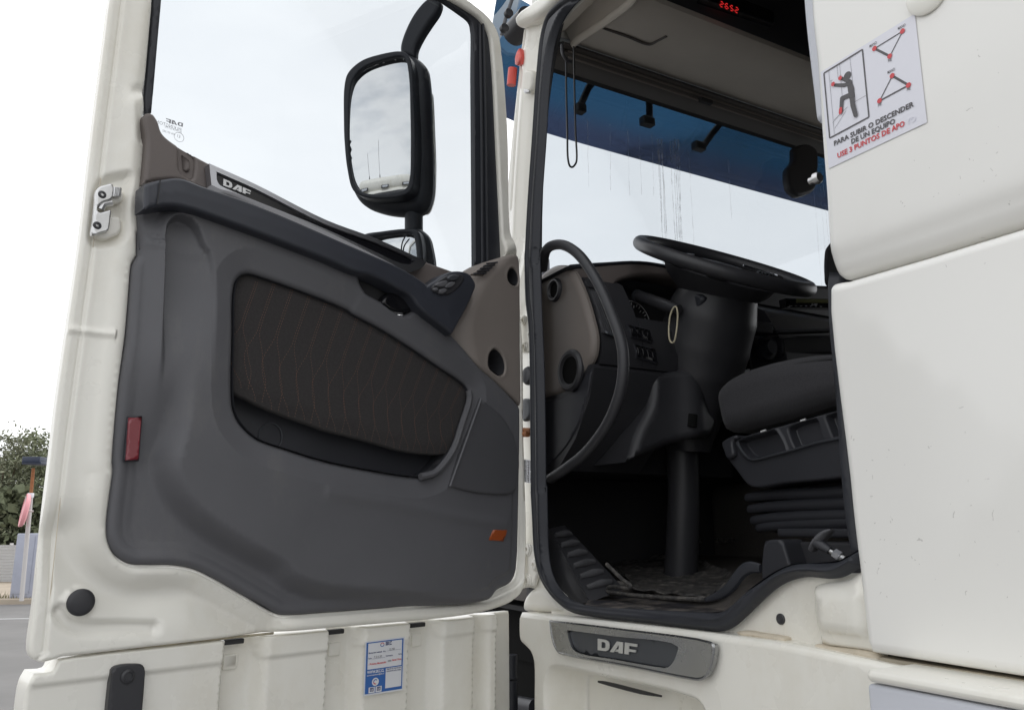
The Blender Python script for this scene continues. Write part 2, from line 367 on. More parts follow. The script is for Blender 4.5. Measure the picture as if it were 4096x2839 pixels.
# ------------------------------------------------------------------ materials
def mat(name, col, rough=.5, metal=0, spec=.5, coat=0, var=0.0, vs_=6.0, bump=0.0, bs=200.0, dirt=None, dscale=3.0, dlo=.55, dhi=.75, stretch=(1, 1, 1), sheen=0, specks=None):
    mt = bpy.data.materials.new(name); mt.use_nodes = True; t = mt.node_tree; b = t.nodes['Principled BSDF']
    b.inputs['Roughness'].default_value = rough; b.inputs['Metallic'].default_value = metal; b.inputs['Specular IOR Level'].default_value = spec
    b.inputs['Coat Weight'].default_value = coat; b.inputs['Coat Roughness'].default_value = .12; b.inputs['Base Color'].default_value = (*col, 1)
    if sheen: b.inputs['Sheen Weight'].default_value = sheen
    tc = N(t, 'ShaderNodeTexCoord'); last = None
    if var or dirt or specks:
        rgb = N(t, 'ShaderNodeRGB'); rgb.outputs[0].default_value = (*col, 1); last = rgb.outputs[0]
    if var:
        n = N(t, 'ShaderNodeTexNoise', inp={'Scale': vs_, 'Detail': 6.0, 'Roughness': .6}); t.links.new(tc.outputs['Object'], n.inputs['Vector'])
        m_ = N(t, 'ShaderNodeMapRange', inp={'From Min': .3, 'From Max': .7, 'To Min': 1 - var, 'To Max': 1 + var}); t.links.new(n.outputs['Fac'], m_.inputs[0])
        x = N(t, 'ShaderNodeMix', data_type='RGBA', blend_type='MULTIPLY', inp={0: 1.0}); t.links.new(last, x.inputs[6]); t.links.new(m_.outputs[0], x.inputs[7]); last = x.outputs[2]
        mr2 = N(t, 'ShaderNodeMapRange', inp={'From Min': .3, 'From Max': .7, 'To Min': max(rough - .06, .02), 'To Max': min(rough + .08, 1)}); t.links.new(n.outputs['Fac'], mr2.inputs[0]); t.links.new(mr2.outputs[0], b.inputs['Roughness'])
    if dirt:
        mp2 = N(t, 'ShaderNodeMapping', inp={'Scale': stretch}); t.links.new(tc.outputs['Object'], mp2.inputs[0])
        n = N(t, 'ShaderNodeTexNoise', inp={'Scale': dscale, 'Detail': 9.0, 'Roughness': .7}); t.links.new(mp2.outputs[0], n.inputs['Vector'])
        m_ = N(t, 'ShaderNodeMapRange', inp={'From Min': dlo, 'From Max': dhi}); t.links.new(n.outputs['Fac'], m_.inputs[0])
        x = N(t, 'ShaderNodeMix', data_type='RGBA', inp={7: (*dirt, 1)}); t.links.new(m_.outputs[0], x.inputs[0]); t.links.new(last, x.inputs[6]); last = x.outputs[2]
    if specks:
        v = N(t, 'ShaderNodeTexVoronoi', inp={'Scale': specks, 'Randomness': 1.0}); v.voronoi_dimensions = '2D'; dt_ = N(t, 'ShaderNodeVectorMath', operation='DOT_PRODUCT', inp={1: (.4848, -.8746, 0)}); t.links.new(tc.outputs['Object'], dt_.inputs[0]); sz_ = N(t, 'ShaderNodeSeparateXYZ'); t.links.new(tc.outputs['Object'], sz_.inputs[0]); mp3 = N(t, 'ShaderNodeCombineXYZ'); t.links.new(dt_.outputs['Value'], mp3.inputs[0]); t.links.new(sz_.outputs[2], mp3.inputs[1]); nn = N(t, 'ShaderNodeTexNoise', inp={'Scale': 60.0, 'Detail': 2.0}); t.links.new(tc.outputs['Object'], nn.inputs['Vector'])
        ad = N(t, 'ShaderNodeMix', data_type='RGBA', inp={0: .035}); t.links.new(mp3.outputs[0], ad.inputs[6]); t.links.new(nn.outputs['Color'], ad.inputs[7]); t.links.new(ad.outputs[2], v.inputs['Vector'])
        n2 = N(t, 'ShaderNodeTexNoise', inp={'Scale': 3.0, 'Detail': 2.0}); t.links.new(tc.outputs['Object'], n2.inputs['Vector'])
        sep = N(t, 'ShaderNodeSeparateColor'); t.links.new(v.outputs['Color'], sep.inputs[0])
        th = N(t, 'ShaderNodeMath', operation='LESS_THAN', inp={1: .035}); t.links.new(v.outputs['Distance'], th.inputs[0])
        g1 = N(t, 'ShaderNodeMath', operation='GREATER_THAN', inp={1: .55}); t.links.new(sep.outputs[0], g1.inputs[0])
        g2 = N(t, 'ShaderNodeMath', operation='GREATER_THAN', inp={1: .50}); t.links.new(n2.outputs['Fac'], g2.inputs[0])
        a = N(t, 'ShaderNodeMath', operation='MULTIPLY'); t.links.new(th.outputs[0], a.inputs[0]); t.links.new(g1.outputs[0], a.inputs[1])
        a2 = N(t, 'ShaderNodeMath', operation='MULTIPLY'); t.links.new(a.outputs[0], a2.inputs[0]); t.links.new(g2.outputs[0], a2.inputs[1])
        a3 = N(t, 'ShaderNodeMath', operation='MULTIPLY', inp={1: .35}); t.links.new(a2.outputs[0], a3.inputs[0])
        x = N(t, 'ShaderNodeMix', data_type='RGBA', inp={7: (.16, .14, .12, 1)}); t.links.new(a3.outputs[0], x.inputs[0]); t.links.new(last, x.inputs[6]); last = x.outputs[2]
    if last is not None: t.links.new(last, b.inputs['Base Color'])
    if bump:
        n = N(t, 'ShaderNodeTexNoise', inp={'Scale': bs, 'Detail': 3.0}); t.links.new(tc.outputs['Object'], n.inputs['Vector'])
        bp = N(t, 'ShaderNodeBump', inp={'Strength': bump, 'Distance': .002}); t.links.new(n.outputs['Fac'], bp.inputs['Height']); t.links.new(bp.outputs[0], b.inputs['Normal'])
    return mt
def glassmat(name, tint, gloss=.06, rough=.0):
    mt = bpy.data.materials.new(name); mt.use_nodes = True; t = mt.node_tree; t.nodes.clear()
    o = N(t, 'ShaderNodeOutputMaterial'); tr = N(t, 'ShaderNodeBsdfTransparent', inp={0: (*tint, 1)}); gl = N(t, 'ShaderNodeBsdfGlossy', inp={'Roughness': rough, 0: (1, 1, 1, 1)})
    fr = N(t, 'ShaderNodeFresnel', inp={0: 1.45}); sc = N(t, 'ShaderNodeMath', operation='MULTIPLY', inp={1: gloss / .04}); mx = N(t, 'ShaderNodeMixShader')
    t.links.new(fr.outputs[0], sc.inputs[0]); t.links.new(sc.outputs[0], mx.inputs[0]); t.links.new(tr.outputs[0], mx.inputs[1]); t.links.new(gl.outputs[0], mx.inputs[2]); t.links.new(mx.outputs[0], o.inputs[0])
    return mt
def emis(name, col, s):
    mt = bpy.data.materials.new(name); mt.use_nodes = True; b = mt.node_tree.nodes['Principled BSDF']; b.inputs['Base Color'].default_value = (0, 0, 0, 1)
    b.inputs['Emission Color'].default_value = (*col, 1); b.inputs['Emission Strength'].default_value = s; return mt
M = {}
M['paint'] = mat('white_paint', (.83, .812, .745), .28, coat=.25, var=.02, vs_=2.5, dirt=(.69, .65, .55), dscale=3.5, dlo=.50, dhi=.85, stretch=(1, 1, .6))
M['panelpaint'] = mat('side_paint', (.84, .83, .795), .34, coat=.2, var=.02, vs_=1.5, specks=38.0)
M['dirtypaint'] = mat('dirty_paint', (.78, .76, .70), .42, coat=.1, var=.03, vs_=4, dirt=(.42, .37, .27), dscale=14, dlo=.62, dhi=.85)
M['cream'] = mat('cream_rubber', (.60, .53, .42), .6, var=.12, vs_=20)
M['seam'] = mat('grimy_sealant', (.35, .31, .22), .8, var=.4, vs_=60)
M['trim'] = mat('charcoal_plastic', (.108, .108, .117), .46, spec=.4, var=.07, vs_=3.5, bump=.2, bs=700, dirt=(.16, .155, .15), dscale=9, dlo=.56, dhi=.95, stretch=(1, 1, .5))
M['trimdark'] = mat('dark_plastic', (.035, .036, .043), .45, spec=.45, var=.08, vs_=5, bump=.08, bs=900)
M['arm'] = mat('armrest_plastic', (.036, .039, .050), .38, spec=.45, var=.05, bump=.06, bs=900)
M['black'] = mat('black_plastic', (.034, .034, .038), .42, spec=.45, var=.1, bump=.05, bs=700)
M['blackgloss'] = mat('gloss_black', (.010, .010, .012), .16, spec=.5)
M['deep'] = mat('deep_black', (.045, .045, .047), .7, spec=.2)
M['rubber'] = mat('seal_rubber', (.026, .028, .035), .45, spec=.4, var=.1, vs_=15)
M['brown'] = mat('taupe_plastic', (.215, .188, .170), .5, spec=.4, var=.04, vs_=5, bump=.12, bs=900)
M['brownd'] = mat('taupe_upper', (.140, .120, .112), .52, spec=.4, var=.05, bump=.1, bs=900)
M['chrome'] = mat('satin_metal', (.55, .56, .60), .30, metal=1)
M['plate'] = mat('brushed_plate', (.40, .405, .41), .26, metal=1, var=.05, vs_=12)
M['plated'] = mat('plate_inset', (.075, .08, .09), .4, metal=.4, var=.05)
M['steel'] = mat('zinc_steel', (.62, .62, .62), .34, metal=1, var=.12, vs_=30)
M['letter'] = mat('white_letter', (.75, .75, .75), .4, spec=.5)
M['lettersteel'] = mat('steel_letter', (.62, .62, .60), .35, metal=.6, var=.1, vs_=20)
M['fabric'] = mat('door_fabric', (.043, .040, .040), .9, spec=.15, var=.18, vs_=250, bump=.5, bs=1400, sheen=.1)
M['stitch'] = mat('orange_thread', (.21, .105, .07), .8)
M['seatfab'] = mat('seat_fabric', (.058, .057, .062), .92, spec=.15, var=.2, vs_=300, bump=.4, bs=1200, sheen=.12)
M['seatbase'] = mat('seat_shell', (.040, .041, .048), .42, spec=.45, var=.08, bump=.05)
M['refl_red'] = mat('red_reflector', (.19, .018, .028), .3, spec=.6, coat=.3)
M['refl_or'] = mat('orange_reflector', (.34, .075, .02), .35, spec=.6)
M['redtape'] = mat('red_plastic', (.72, .10, .08), .45)
M['liner'] = mat('shelf_liner', (.56, .51, .45), .75, spec=.25, var=.06, vs_=4, bump=.3, bs=500)
M['lineredge'] = mat('liner_edge', (.62, .57, .50), .6, spec=.3)
M['rail'] = mat('header_rail', (.115, .105, .098), .5, spec=.4)
M['vinyl'] = mat('vinyl_white', (.74, .74, .80), .3, spec=.5)
M['ink'] = mat('ink_grey', (.085, .08, .085), .5); M['inkred'] = mat('ink_red', (.62, .07, .08), .5)
M['inkthin'] = mat('ink_thin', (.30, .30, .32), .5)
M['inkfade'] = mat('ink_red_faded', (.72, .42, .42), .5)
M['blue'] = mat('sticker_blue', (.03, .13, .42), .4); M['paper'] = mat('sticker_paper', (.72, .73, .76), .4)
M['navy'] = mat('ink_navy', (.05, .06, .16), .5)
M['skirt'] = mat('skirt_grey', (.56, .575, .625), .4, var=.03, specks=26.0)
M['mat'] = mat('rubber_mat', (.035, .034, .034), .5, spec=.5, var=.2, vs_=9, dirt=(.24, .22, .195), dscale=55, dlo=.44, dhi=.80)
M['sill'] = mat('dusty_sill', (.026, .026, .032), .5, spec=.35, dirt=(.30, .26, .22), dscale=9, dlo=.46, dhi=.72, stretch=(2, 2, 9))
M['carpet'] = mat('cab_carpet', (.11, .10, .092), .95, spec=.1, var=.25, vs_=300, bump=.5, bs=600)
M['wire'] = mat('black_wire', (.012, .012, .013), .35)
M['grille'] = mat('grille_plastic', (.080, .080, .087), .5, spec=.4, var=.05, bump=.3, bs=1500)
M['gap'] = mat('gap_shade_brown', (.36, .32, .25), .8, var=.2, vs_=12)
M['ribs'] = mat('rib_rubber', (.075, .075, .080), .5, spec=.4, var=.25, vs_=25)
M['arch'] = mat('arch_black', (.008, .008, .008), .9, spec=.1)
M['cord'] = mat('cream_cord', (.62, .56, .40), .8)
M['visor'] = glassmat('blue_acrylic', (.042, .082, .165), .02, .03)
_t = M['visor'].node_tree; _c = N(_t, 'ShaderNodeTexCoord'); _s = N(_t, 'ShaderNodeSeparateXYZ'); _m = N(_t, 'ShaderNodeMapRange', interpolation_type='SMOOTHSTEP', inp={'From Min': 3.13, 'From Max': 3.26}); _x = N(_t, 'ShaderNodeMix', data_type='RGBA', inp={6: (.046, .062, .115, 1), 7: (.028, .082, .155, 1)})  # tint darker below, lighter above: shading of the visor's curve put into colour
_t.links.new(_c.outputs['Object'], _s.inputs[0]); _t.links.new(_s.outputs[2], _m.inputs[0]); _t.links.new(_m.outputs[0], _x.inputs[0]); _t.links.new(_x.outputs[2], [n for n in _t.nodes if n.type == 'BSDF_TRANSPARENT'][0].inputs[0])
M['glass'] = glassmat('window_glass', (.75, .765, .775), .004)
M['wglass'] = glassmat('windscreen_glass', (.685, .705, .72), .004)
M['mirror'] = mat('mirror_silver', (.83, .84, .85), .015, metal=1)
M['streak'] = glassmat('dried_water', (.8, .8, .8), .01)
M['asphalt'] = mat('asphalt', (.20, .195, .19), .9, spec=.2, var=.15, vs_=.7, bump=.5, bs=60)
M['earth'] = mat('dry_earth', (.42, .36, .29), .95, spec=.1, var=.15, vs_=.8)
M['line'] = mat('road_line', (.5, .5, .5), .8)
M['greybox'] = mat('galvanised_sheet', (.40, .42, .50), .6, var=.06)
M['polemat'] = mat('pole_grey', (.55, .53, .52), .5); M['rust'] = mat('rust', (.30, .12, .05), .8, var=.3, vs_=30)
M['pink'] = mat('faded_red_plastic', (.80, .35, .38), .5); M['solar'] = mat('solar_cell', (.02, .03, .06), .3)
M['bark'] = mat('bark', (.12, .09, .06), .9)
M['tyre'] = mat('tyre', (.02, .02, .02), .8)
M['lamp'] = mat('lamp_lens', (.6, .62, .65), .15)

# ================================================================== THE TRUCK
truck = empty('truck', cab(.6, 1.2, 0), 'white truck with its driver door standing wide open', 'truck')
def part(name, mb, mats, label=None, parent=None, angle=38): return mb.build(name, mats, parent or truck, angle, label)

# ---------------------------------------------------------------- door shell (white pressed steel)
P0 = PD(0)
trim_out = curve(T(P0, ('A', (893, 1330, 1), (880, 1596)), ('I', (240, 60), (236, 205, 1), (205, 255), (190, 400), (165, 700), (118, 1060), (78, 1550)),
    ('E', (585, 330), (556, 560), (550, 650), (560, 730), (605, 805), (680, 846), (760, 852), (900, 853), (1010, 873), (1110, 920), (1250, 1000), (1417, 1093)),
    ('F', (120, 1015), (270, 1100), (320, 1111), (500, 1100), (900, 1069), (1330, 1030), (1430, 990), (1505, 945), (1530, 890), (1537, 500), (1534, 60)),
    ('J', (1147, 1300), (1145, 1050, 1), (1140, 700), (1132, 190), (1100, 160, 1), (850, 270), (600, 230)), ('A', (1634, 1180), (1330, 1040), (1130, 930), (1040, 850), (1000, 760), (960, 715), (925, 725, 1), (935, 900), (918, 1165))), 5)
PB = PD(-.028)
door_out = curve(T(PB, ('W', (560, -560, 1)), ('A', (685, 0), (650, 260), (610, 560), (555, 1000), (485, 1596)), ('E', (278, 0), (245, 290), (205, 620), (160, 1050), (134, 1280), (150, 1320), (185, 1338), (240, 1330), (290, 1313, 1))) + T(P0, ('E', (1417, 1196, 1)),
    ('F', (600, 1166), (1200, 1110), (1380, 1072), (1470, 1035), (1520, 980), (1541, 900), (1543, 400)), ('J', (1152, 1100), (1145, 600), (1138, 200, 1)), ('B', (1400, 1300), (1375, 700), (1345, 300), (1325, 180), (1280, 100), (1190, 20), (1100, -45, 1))), 5)
win = curve(T(P0, ('W', (640, -455, 1)), ('A', (975, 0), (950, 300), (935, 480), (918, 620), (922, 700, 1), (1040, 860), (1334, 1045), (1634, 1200)), ('J', (590, 225), (840, 300, 1)), ('B', (1350, 1370, 1), (1322, 800), (1295, 300), (1275, 170), (1230, 100), (1130, 30), (1010, -38, 1))), 5)
left_edge = curve(T(PB, ('A', (685, 0), (555, 1000), (485, 1596)), ('E', (245, 290), (160, 1050), (134, 1280))), 6, False)
latch_dent = curve(T(P0, ('A', (640, 1160), (700, 1125), (820, 1120), (800, 1300), (790, 1520), (720, 1560), (600, 1560), (590, 1400))), 5)
recess2 = curve(T(P0, ('A', (840, 560), (925, 560), (935, 900), (880, 920), (850, 750))), 5)
swoosh = curve(T(P0, ('E', (310, 1095), (345, 1140), (400, 1166), (480, 1174), (600, 1172), (790, 1173))), 6, False)
swoosh2 = curve(T(P0, ('E', (330, 700), (370, 800), (450, 890), (560, 960), (700, 1005), (850, 990), (1010, 985), (1130, 1030), (1280, 1110), (1380, 1160))), 6, False)
plugc = P0.at(*src('E', (415, 1040)))
def h_shell(V):
    dt = -sdloop(V, trim_out); dl = dline(V, left_edge); h = np.zeros(len(V)); low = ss(-V[:, 1], -2.02, -1.90)
    h += .007 * ss(dt, .0, .006) * (1 - ss(dt, .020, .040)) + .004 * ss(dt, 0, .01)
    h -= .021 * gs(dline(V, swoosh2) , .036) * low
    h -= .004 * ss(dt, .03, .055)
    h -= .010 * gs(dline(V, swoosh) - .003, .008) * (V[:, 1] < plugc[1]) + 0 * h
    h -= .0045 * (1 - ss(dl, .016, .021)); h -= .003 * gs(dl - .019, .0025)
    up = ss(V[:, 1], 2.05, 2.3); h += .006 * gs(dl - .055, .018) * up - .006 * gs(dl - .085, .02) * up
    h -= .014 * ss(sdloop(V, latch_dent), -.008, .012); h -= .006 * ss(sdloop(V, recess2), -.006, .010)
    dp = np.hypot(V[:, 0] - plugc[0], V[:, 1] - plugc[1]); h += .003 * (1 - ss(dp, .021, .027)); 
    h += .004 * gs((V[:, 1] - 1.965), .006) * (V[:, 0] > .99)
    h -= .005 * (1 - ss(dt, -.005, .001))
    return h
mb = MB(); trim_hole = inset(trim_out, .009)
zj = [(.99, 1.965), (1.3, 1.965)]
SHL = [(left_edge, (-.028, -.024, -.0215, -.0205, -.019, -.0175, -.016, -.013, .013, .016, .0175, .019, .0205, .0215, .024, .028), False), (trim_out, (-.042, -.032, -.022, -.016, -.006, -.003, 0, .003, .006, .016, .022, .032, .042), True),
       (latch_dent, (-.011, -.007, -.002, .003, .008, .011), True), (recess2, (-.009, -.004, 0, .004, .009), True), (swoosh, (-.018, -.012, -.007, 0, .004, .008, .014, .02), False), (zj, (-.012, -.006, -.003, 0, .003, .006, .012), False)]
mb = MB(); mb.relief(PD(0), door_out, [win, trim_hole], h_shell, .009, .007, .028, ds=.008, lines=SHL)
door = part('door', mb, [M['paint']], 'opened driver door seen from its inner side')
_l = np.array(left_edge); _t = np.gradient(_l, axis=0); _n = np.stack([-_t[:, 1], _t[:, 0]], 1) / np.hypot(_t[:, 0], _t[:, 1])[:, None]; _s = 1 if (_n[:, 0].mean() < 0) else -1
mb = MB(); mb.tube([PD(-.0062).w(*(p + q * _s * .0195)) for p, q in zip(_l, _n)], .0007, 6); part('hem_seam', mb, M['cream'], None, door)
# ---------------------------------------------------------------- main dark trim panel
Pt = PD(.012)
ptop = T(PD(.03), ('A', (900, 1328, 1), (1095, 1308), (1200, 1325), (1420, 1395))) + T(PD(.045), ('J', (0, 190), (110, 235), (193, 275), (205, 330), (240, 390), (330, 445), (420, 510), (470, 520), (540, 490), (620, 550), (740, 640), (870, 790), (905, 830), (1000, 912), (1143, 1052, 1)))
ptop[-1] = T(PD(.05), ('J', (1143, 1052, 1)))[0]
pan = curve(ptop + T(PD(.05), ('J', (1146, 1300)), ('F', (1533, 300), (1532, 870), (1505, 940), (1430, 985))) + T(Pt, ('F', (1330, 1028), (900, 1067), (500, 1098), (320, 1109), (270, 1098), (120, 1012)),
    ('E', (1417, 1090), (1250, 996), (1110, 916), (1010, 870), (900, 850), (760, 849), (680, 843), (607, 800), (562, 725), (553, 650), (560, 560), (588, 330)), ('I', (82, 1550), (121, 1060), (169, 700), (193, 400), (208, 255), (238, 200, 1), (243, 60)), ('A', (884, 1596))), 5)
pocket = curve(T(PD(.04), ('I', (858, 1060), (863, 700), (868, 430), (888, 350), (945, 310), (1060, 338), (1596, 545)), ('J', (160, 510), (330, 602), (540, 735), (700, 845), (790, 905), (832, 950), (838, 1010), (790, 1160), (750, 1290), (700, 1370), (640, 1430), (560, 1455), (480, 1452), (240, 1412), (0, 1362)), ('I', (1200, 1425), (1010, 1355), (905, 1255), (868, 1170))), 5)
plateau = curve(T(Pt, ('I', (640, -260), (690, 0), (650, 350), (580, 700), (520, 1000), (470, 1300)), ('E', (850, 330), (880, 450), (960, 560), (1100, 670), (1250, 760), (1417, 850)), ('F', (330, 920), (450, 968), (560, 985), (800, 1000), (1150, 1040), (1400, 1030), (1700, 900), (1700, 0), (900, -900)), ('I', (1596, -500),)), 5)
ledge = curve(T(Pt, ('A', (1190, 1392), (1110, 1385), (1050, 1420), (1008, 1500), (1000, 1596)), ('I', (370, 100), (350, 600), (325, 1000), (290, 1500)), ('E', (740, 300), (745, 380), (790, 470), (900, 560), (1050, 655))), 6, False)
lowledge = curve(T(Pt, ('E', (625, 560), (630, 680), (680, 770), (760, 815), (900, 825), (1040, 850))), 6, False)
valley = curve(T(Pt, ('E', (690, 470), (800, 580), (950, 690), (1120, 800), (1300, 900), (1417, 960)), ('F', (200, 900), (330, 960), (420, 985))), 6, False)
crease = curve(T(Pt, ('F', (500, 480), (800, 530), (1100, 590), (1400, 640))), 6, False)
chan = curve(T(Pt, ('A', (1110, 1440),), ('I', (460, 20), (450, 400), (430, 800), (405, 1200), (400, 1560)), ('E', (800, 370), (880, 480))), 6, False)
channel = curve(T(Pt, ('A', (1004, 1540), (1018, 1450), (1060, 1400), (1112, 1386), (1175, 1410), (1230, 1480), (1275, 1596)), ('I', (665, 200), (700, 400), (690, 900), (640, 1400)), ('E', (960, 300), (900, 460), (800, 420), (752, 380), (740, 300)), ('I', (292, 1500), (325, 1000), (350, 600), (368, 150))), 5)
def h_pan(V):
    sp = sdloop(V, plateau); up_ = ss(V[:, 1], 1.74, 1.95)
    h = .036 * (ss(sp, -.026, .016) * (.75 + .25 * ss(V[:, 1], 1.60, 1.85)) * (1 - up_) + 1.0 * up_) - .009 * (1 - ss(sp, -.026, .016)) * (1 - up_) * ss(sdloop(V, pan), .012, .04)
    sc_ = sdloop(V, channel); dl = dline(V, ledge); lft = 1 - up_
    x = np.interp(V[:, 1], lz[:, 1], lz[:, 0]); dx = x - V[:, 0]
    h -= .034 * ss(sc_, 0, .012) * (1 - ss(dx, .004, .115)) * ss(V[:, 1], 1.87, 2.06)
    out_ = (1 - ss(dx, -.03, .006)); h -= .020 * out_ * up_
    dpk = -sdloop(V, pocket); h -= .014 * (1 - np.clip(dpk / .046, 0, 1))
    h += .003 * gs(dline(V, crease), .012)
    sd = sdloop(V, pan); h -= .003 * (1 - ss(sd, .022, .034)) * (1 - ss(V[:, 1], 1.75, 1.95))
    return h
lz = np.array(ledge); lz = lz[(lz[:, 1] < lz[:, 1].max())]; lz = lz[np.argsort(lz[:, 1])]
PNL = [(pocket, (-.050, -.047, -.045, -.042, -.030, -.018, .018, .030, .042, .045, .047, .050), True), (channel, (-.012, -.008, -.004, 0, .004, .008, .012), True), (pan, (-.036, -.032, -.028, -.022, .022, .028, .032, .036), True), (crease, (-.02, -.012, -.006, 0, .006, .012, .02), False)]
mb = MB(); mb.relief(Pt, pan, [pocket], h_pan, .0085, .012, .012, ds=.007, closeback=False, lines=PNL)
trim = part('trim_panel', mb, M['trim'], None, door)
# recess behind the opening: stitched fabric above, bin below
Pf = PD(.022)
fab = curve(T(Pf, ('I', (840, 1050), (840, 700), (850, 400), (880, 310), (945, 285), (1100, 320), (1596, 520)), ('J', (200, 500), (350, 590), (560, 720), (740, 845), (850, 930), (870, 960, 1), (850, 1060), (790, 1240), (730, 1320), (680, 1332), (530, 1325), (420, 1305), (300, 1270), (150, 1230), (0, 1192)), ('I', (1350, 1280), (1100, 1190), (950, 1120))), 5)
mb = MB()
mb.relief(Pf, fab, [], lambda V: .006 * ss(sdloop(V, fab), 0, .03), .02, .004, .012, closeback=False)
# orange stitched lines: pairs of dashed threads fanning out towards the bottom
top = curve(T(Pf, ('I', (905, 400), (1060, 350), (1596, 560)), ('J', (330, 620), (540, 750), (700, 855), (800, 930))), 8, False)
bot = curve(T(Pf, ('I', (870, 1000), (1000, 1130), (1160, 1205), (1380, 1290)), ('J', (0, 1200), (200, 1245), (440, 1300), (640, 1325), (740, 1290))), 8, False)
def along(c, t):
    c = np.array(c); s = np.r_[0, np.cumsum(np.hypot(*np.diff(c, axis=0).T))]; x = t * s[-1]; return np.array([np.interp(x, s, c[:, 0]), np.interp(x, s, c[:, 1])])
def dash(p, q, wd=.00038):
    d = q - p; l = np.hypot(*d); 
    if l < 1e-6: return
    nrm = np.array([-d[1], d[0]]) / l * wd; c = [p - nrm, q - nrm, q + nrm, p + nrm]; mb.add([Pf.w(*k, .0068) for k in c], [(0, 1, 2, 3)], 1)
nl = 15
for k in range(nl):
    t0 = (k + .5) / nl
    for off in ((-1, 1) if k < 20 else (0,)):
        prev = None; acc = 0; L_ = 90
        for j in range(L_ + 1):
            s = j / L_
            spread = .0022 + .016 * ss(np.array([s]), .42, .66)[0] * (1 - ss(np.array([s]), .8, 1.0)[0] * .7)
            a = along(top, min(t0 + .02, 1)); b = along(bot, t0)
            p = a * (1 - s) + b * s + np.array([.022 * math.sin(math.pi * min(s / .62, 1) ** 1.2 * .5) - .022 * ss(np.array([s]), .62, 1)[0], 0]) + np.array([off * spread * 1.0, 0])
            if prev is not None and j % 2 == 0 and inside([p], fab)[0]: dash(prev, prev + (p - prev) * .85)
            prev = p
part('fabric_insert', mb, [M['fabric'], M['stitch']], None, door)
mb = MB()
Pb = PD(-.028)
binb = [(u, v) for u, v, _ in T(PD(-.028), ('I', (700, 900), (760, 1450), (1596, 1750)), ('J', (700, 1600), (860, 1000), (400, 700), (0, 900)))]
mb.relief(Pb, binb, [], None, .04, 0, .006)
wall = [pocket[k] for k in range(len(pocket))]
vv = [PD(.04).w(u, v, .008 if 0 else -.004) for u, v in wall] + [PD(-.027).w(u, v, 0) for u, v in wall]; n = len(wall)
mb.add(vv, [(k, (k + 1) % n, n + (k + 1) % n, n + k) for k in range(n)])
ring = [PD(-.0255).at(*src('I', (1088, 1352)))]; rc = PD(-.0255).w(*ring[0])
part('pocket_bin', mb, M['trimdark'], None, door)
mb = MB(); mb.tube([rc + D * (.024 * math.cos(t)) + UP * (.027 * math.sin(t)) for t in np.linspace(0, 6.283, 33)[:-1]], .0014, 6, True); part('bottle_clip', mb, M['plated'], None, door)
# bright lip on the right of the pocket
mb = MB(); lip = curve(T(PD(.047), ('J', (842, 960), (845, 1010), (800, 1160), (757, 1290), (706, 1372), (642, 1436), (560, 1460))), 8, False)
mb.tube([PD(.047).w(u, v, -.004) for u, v in lip], .0075, 8); part('pocket_lip', mb, M['trim'], None, door)

# speaker grille
Ps = PD(.051)
spk = curve(T(Ps, ('J', (908, 1005, 1), (725, 1515, 1), (840, 1545), (960, 1562), (1060, 1562), (1100, 1545), (1120, 1490), (1130, 1350), (1100, 1230), (1040, 1120))), 5)
mb = MB(); mb.relief(Ps, spk, [], None, .02, .005, .02, closeback=False)
part('speaker_grille', mb, M['grille'], None, door)
mb = MB(); mb.tube([Ps.w(*p[:2], .001) for p in T(Ps, ('J', (905, 1008), (815, 1260), (724, 1516)))], .0028, 6); part('grille_edge', mb, M['trim'], None, door)

# brown upper trim (belt) and corner piece
Pu = PD(.028)
belt = curve(T(Pu, ('A', (920, 1166, 1), (940, 900), (925, 735), (945, 718), (975, 722), (1010, 770), (1040, 850), (1130, 925), (1334, 1040), (1634, 1190)), ('J', (330, 115), (590, 213), (745, 268), (900, 330, 1), (800, 480, 1), (600, 400), (350, 260), (0, 60)), ('A', (1345, 1230), (1150, 1150), (1030, 1148))), 5)
hcup = curve(T(Pu, ('A', (1146, 940, 1), (1215, 985), (1240, 1010), (1240, 1090), (1225, 1140), (1180, 1120), (1150, 1080), (1145, 1000))), 5)
def h_belt(V): return -.004 * gs(sdloop(V, hcup), .004) + .008 * ss(sdloop(V, hcup), .008, .014) * 0
mb = MB(); mb.relief(Pu, belt, [hcup], None, .010, .007, .03, ds=.006, closeback=False); part('belt_trim', mb, M['brownd'], None, door)
mb = MB(); mb.relief(PD(.022), hcup, [], None, .02, 0, .004); part('lock_recess', mb, M['brownd'], None, door)
mb = MB(); q = curve(T(PD(.030), ('A', (1168, 985, 1), (1215, 1020, 1), (1212, 1095), (1165, 1070, 1))), 4)
mb.relief(PD(.027), q, [], None, .02, .002, .006); part('lock_button', mb, M['brownd'], None, door)
corner = curve(T(PD(.05), ('J', (838, 290), (900, 230), (1000, 192), (1100, 168), (1124, 176), (1133, 210), (1140, 700), (1144, 1045, 1), (1000, 908), (905, 826), (800, 715), (742, 640, 1), (800, 540), (860, 420))), 5)
h1 = curve(T(PD(.05), ('J', (1065, 290), (1078, 258), (1095, 253), (1115, 280), (1122, 315), (1112, 345), (1085, 340), (1068, 320))), 5)
h2 = curve(T(PD(.05), ('J', (952, 795), (962, 745), (990, 722), (1022, 750), (1042, 800), (1040, 850), (1020, 870), (980, 850), (957, 825))), 5)
cre = curve(T(PD(.05), ('J', (1075, 180), (930, 350), (870, 500), (850, 620), (880, 780))), 6, False)
def h_corner(V):
    c = np.array(cre); x = np.interp(V[:, 1], c[::-1, 1], c[::-1, 0]); d = V[:, 0] - x
    h = -.05 * ss(d, -.01, .10) ; h += .002 * gs(-sdloop(V, h1) - .004, .004) + .002 * gs(-sdloop(V, h2) - .004, .004)
    return h
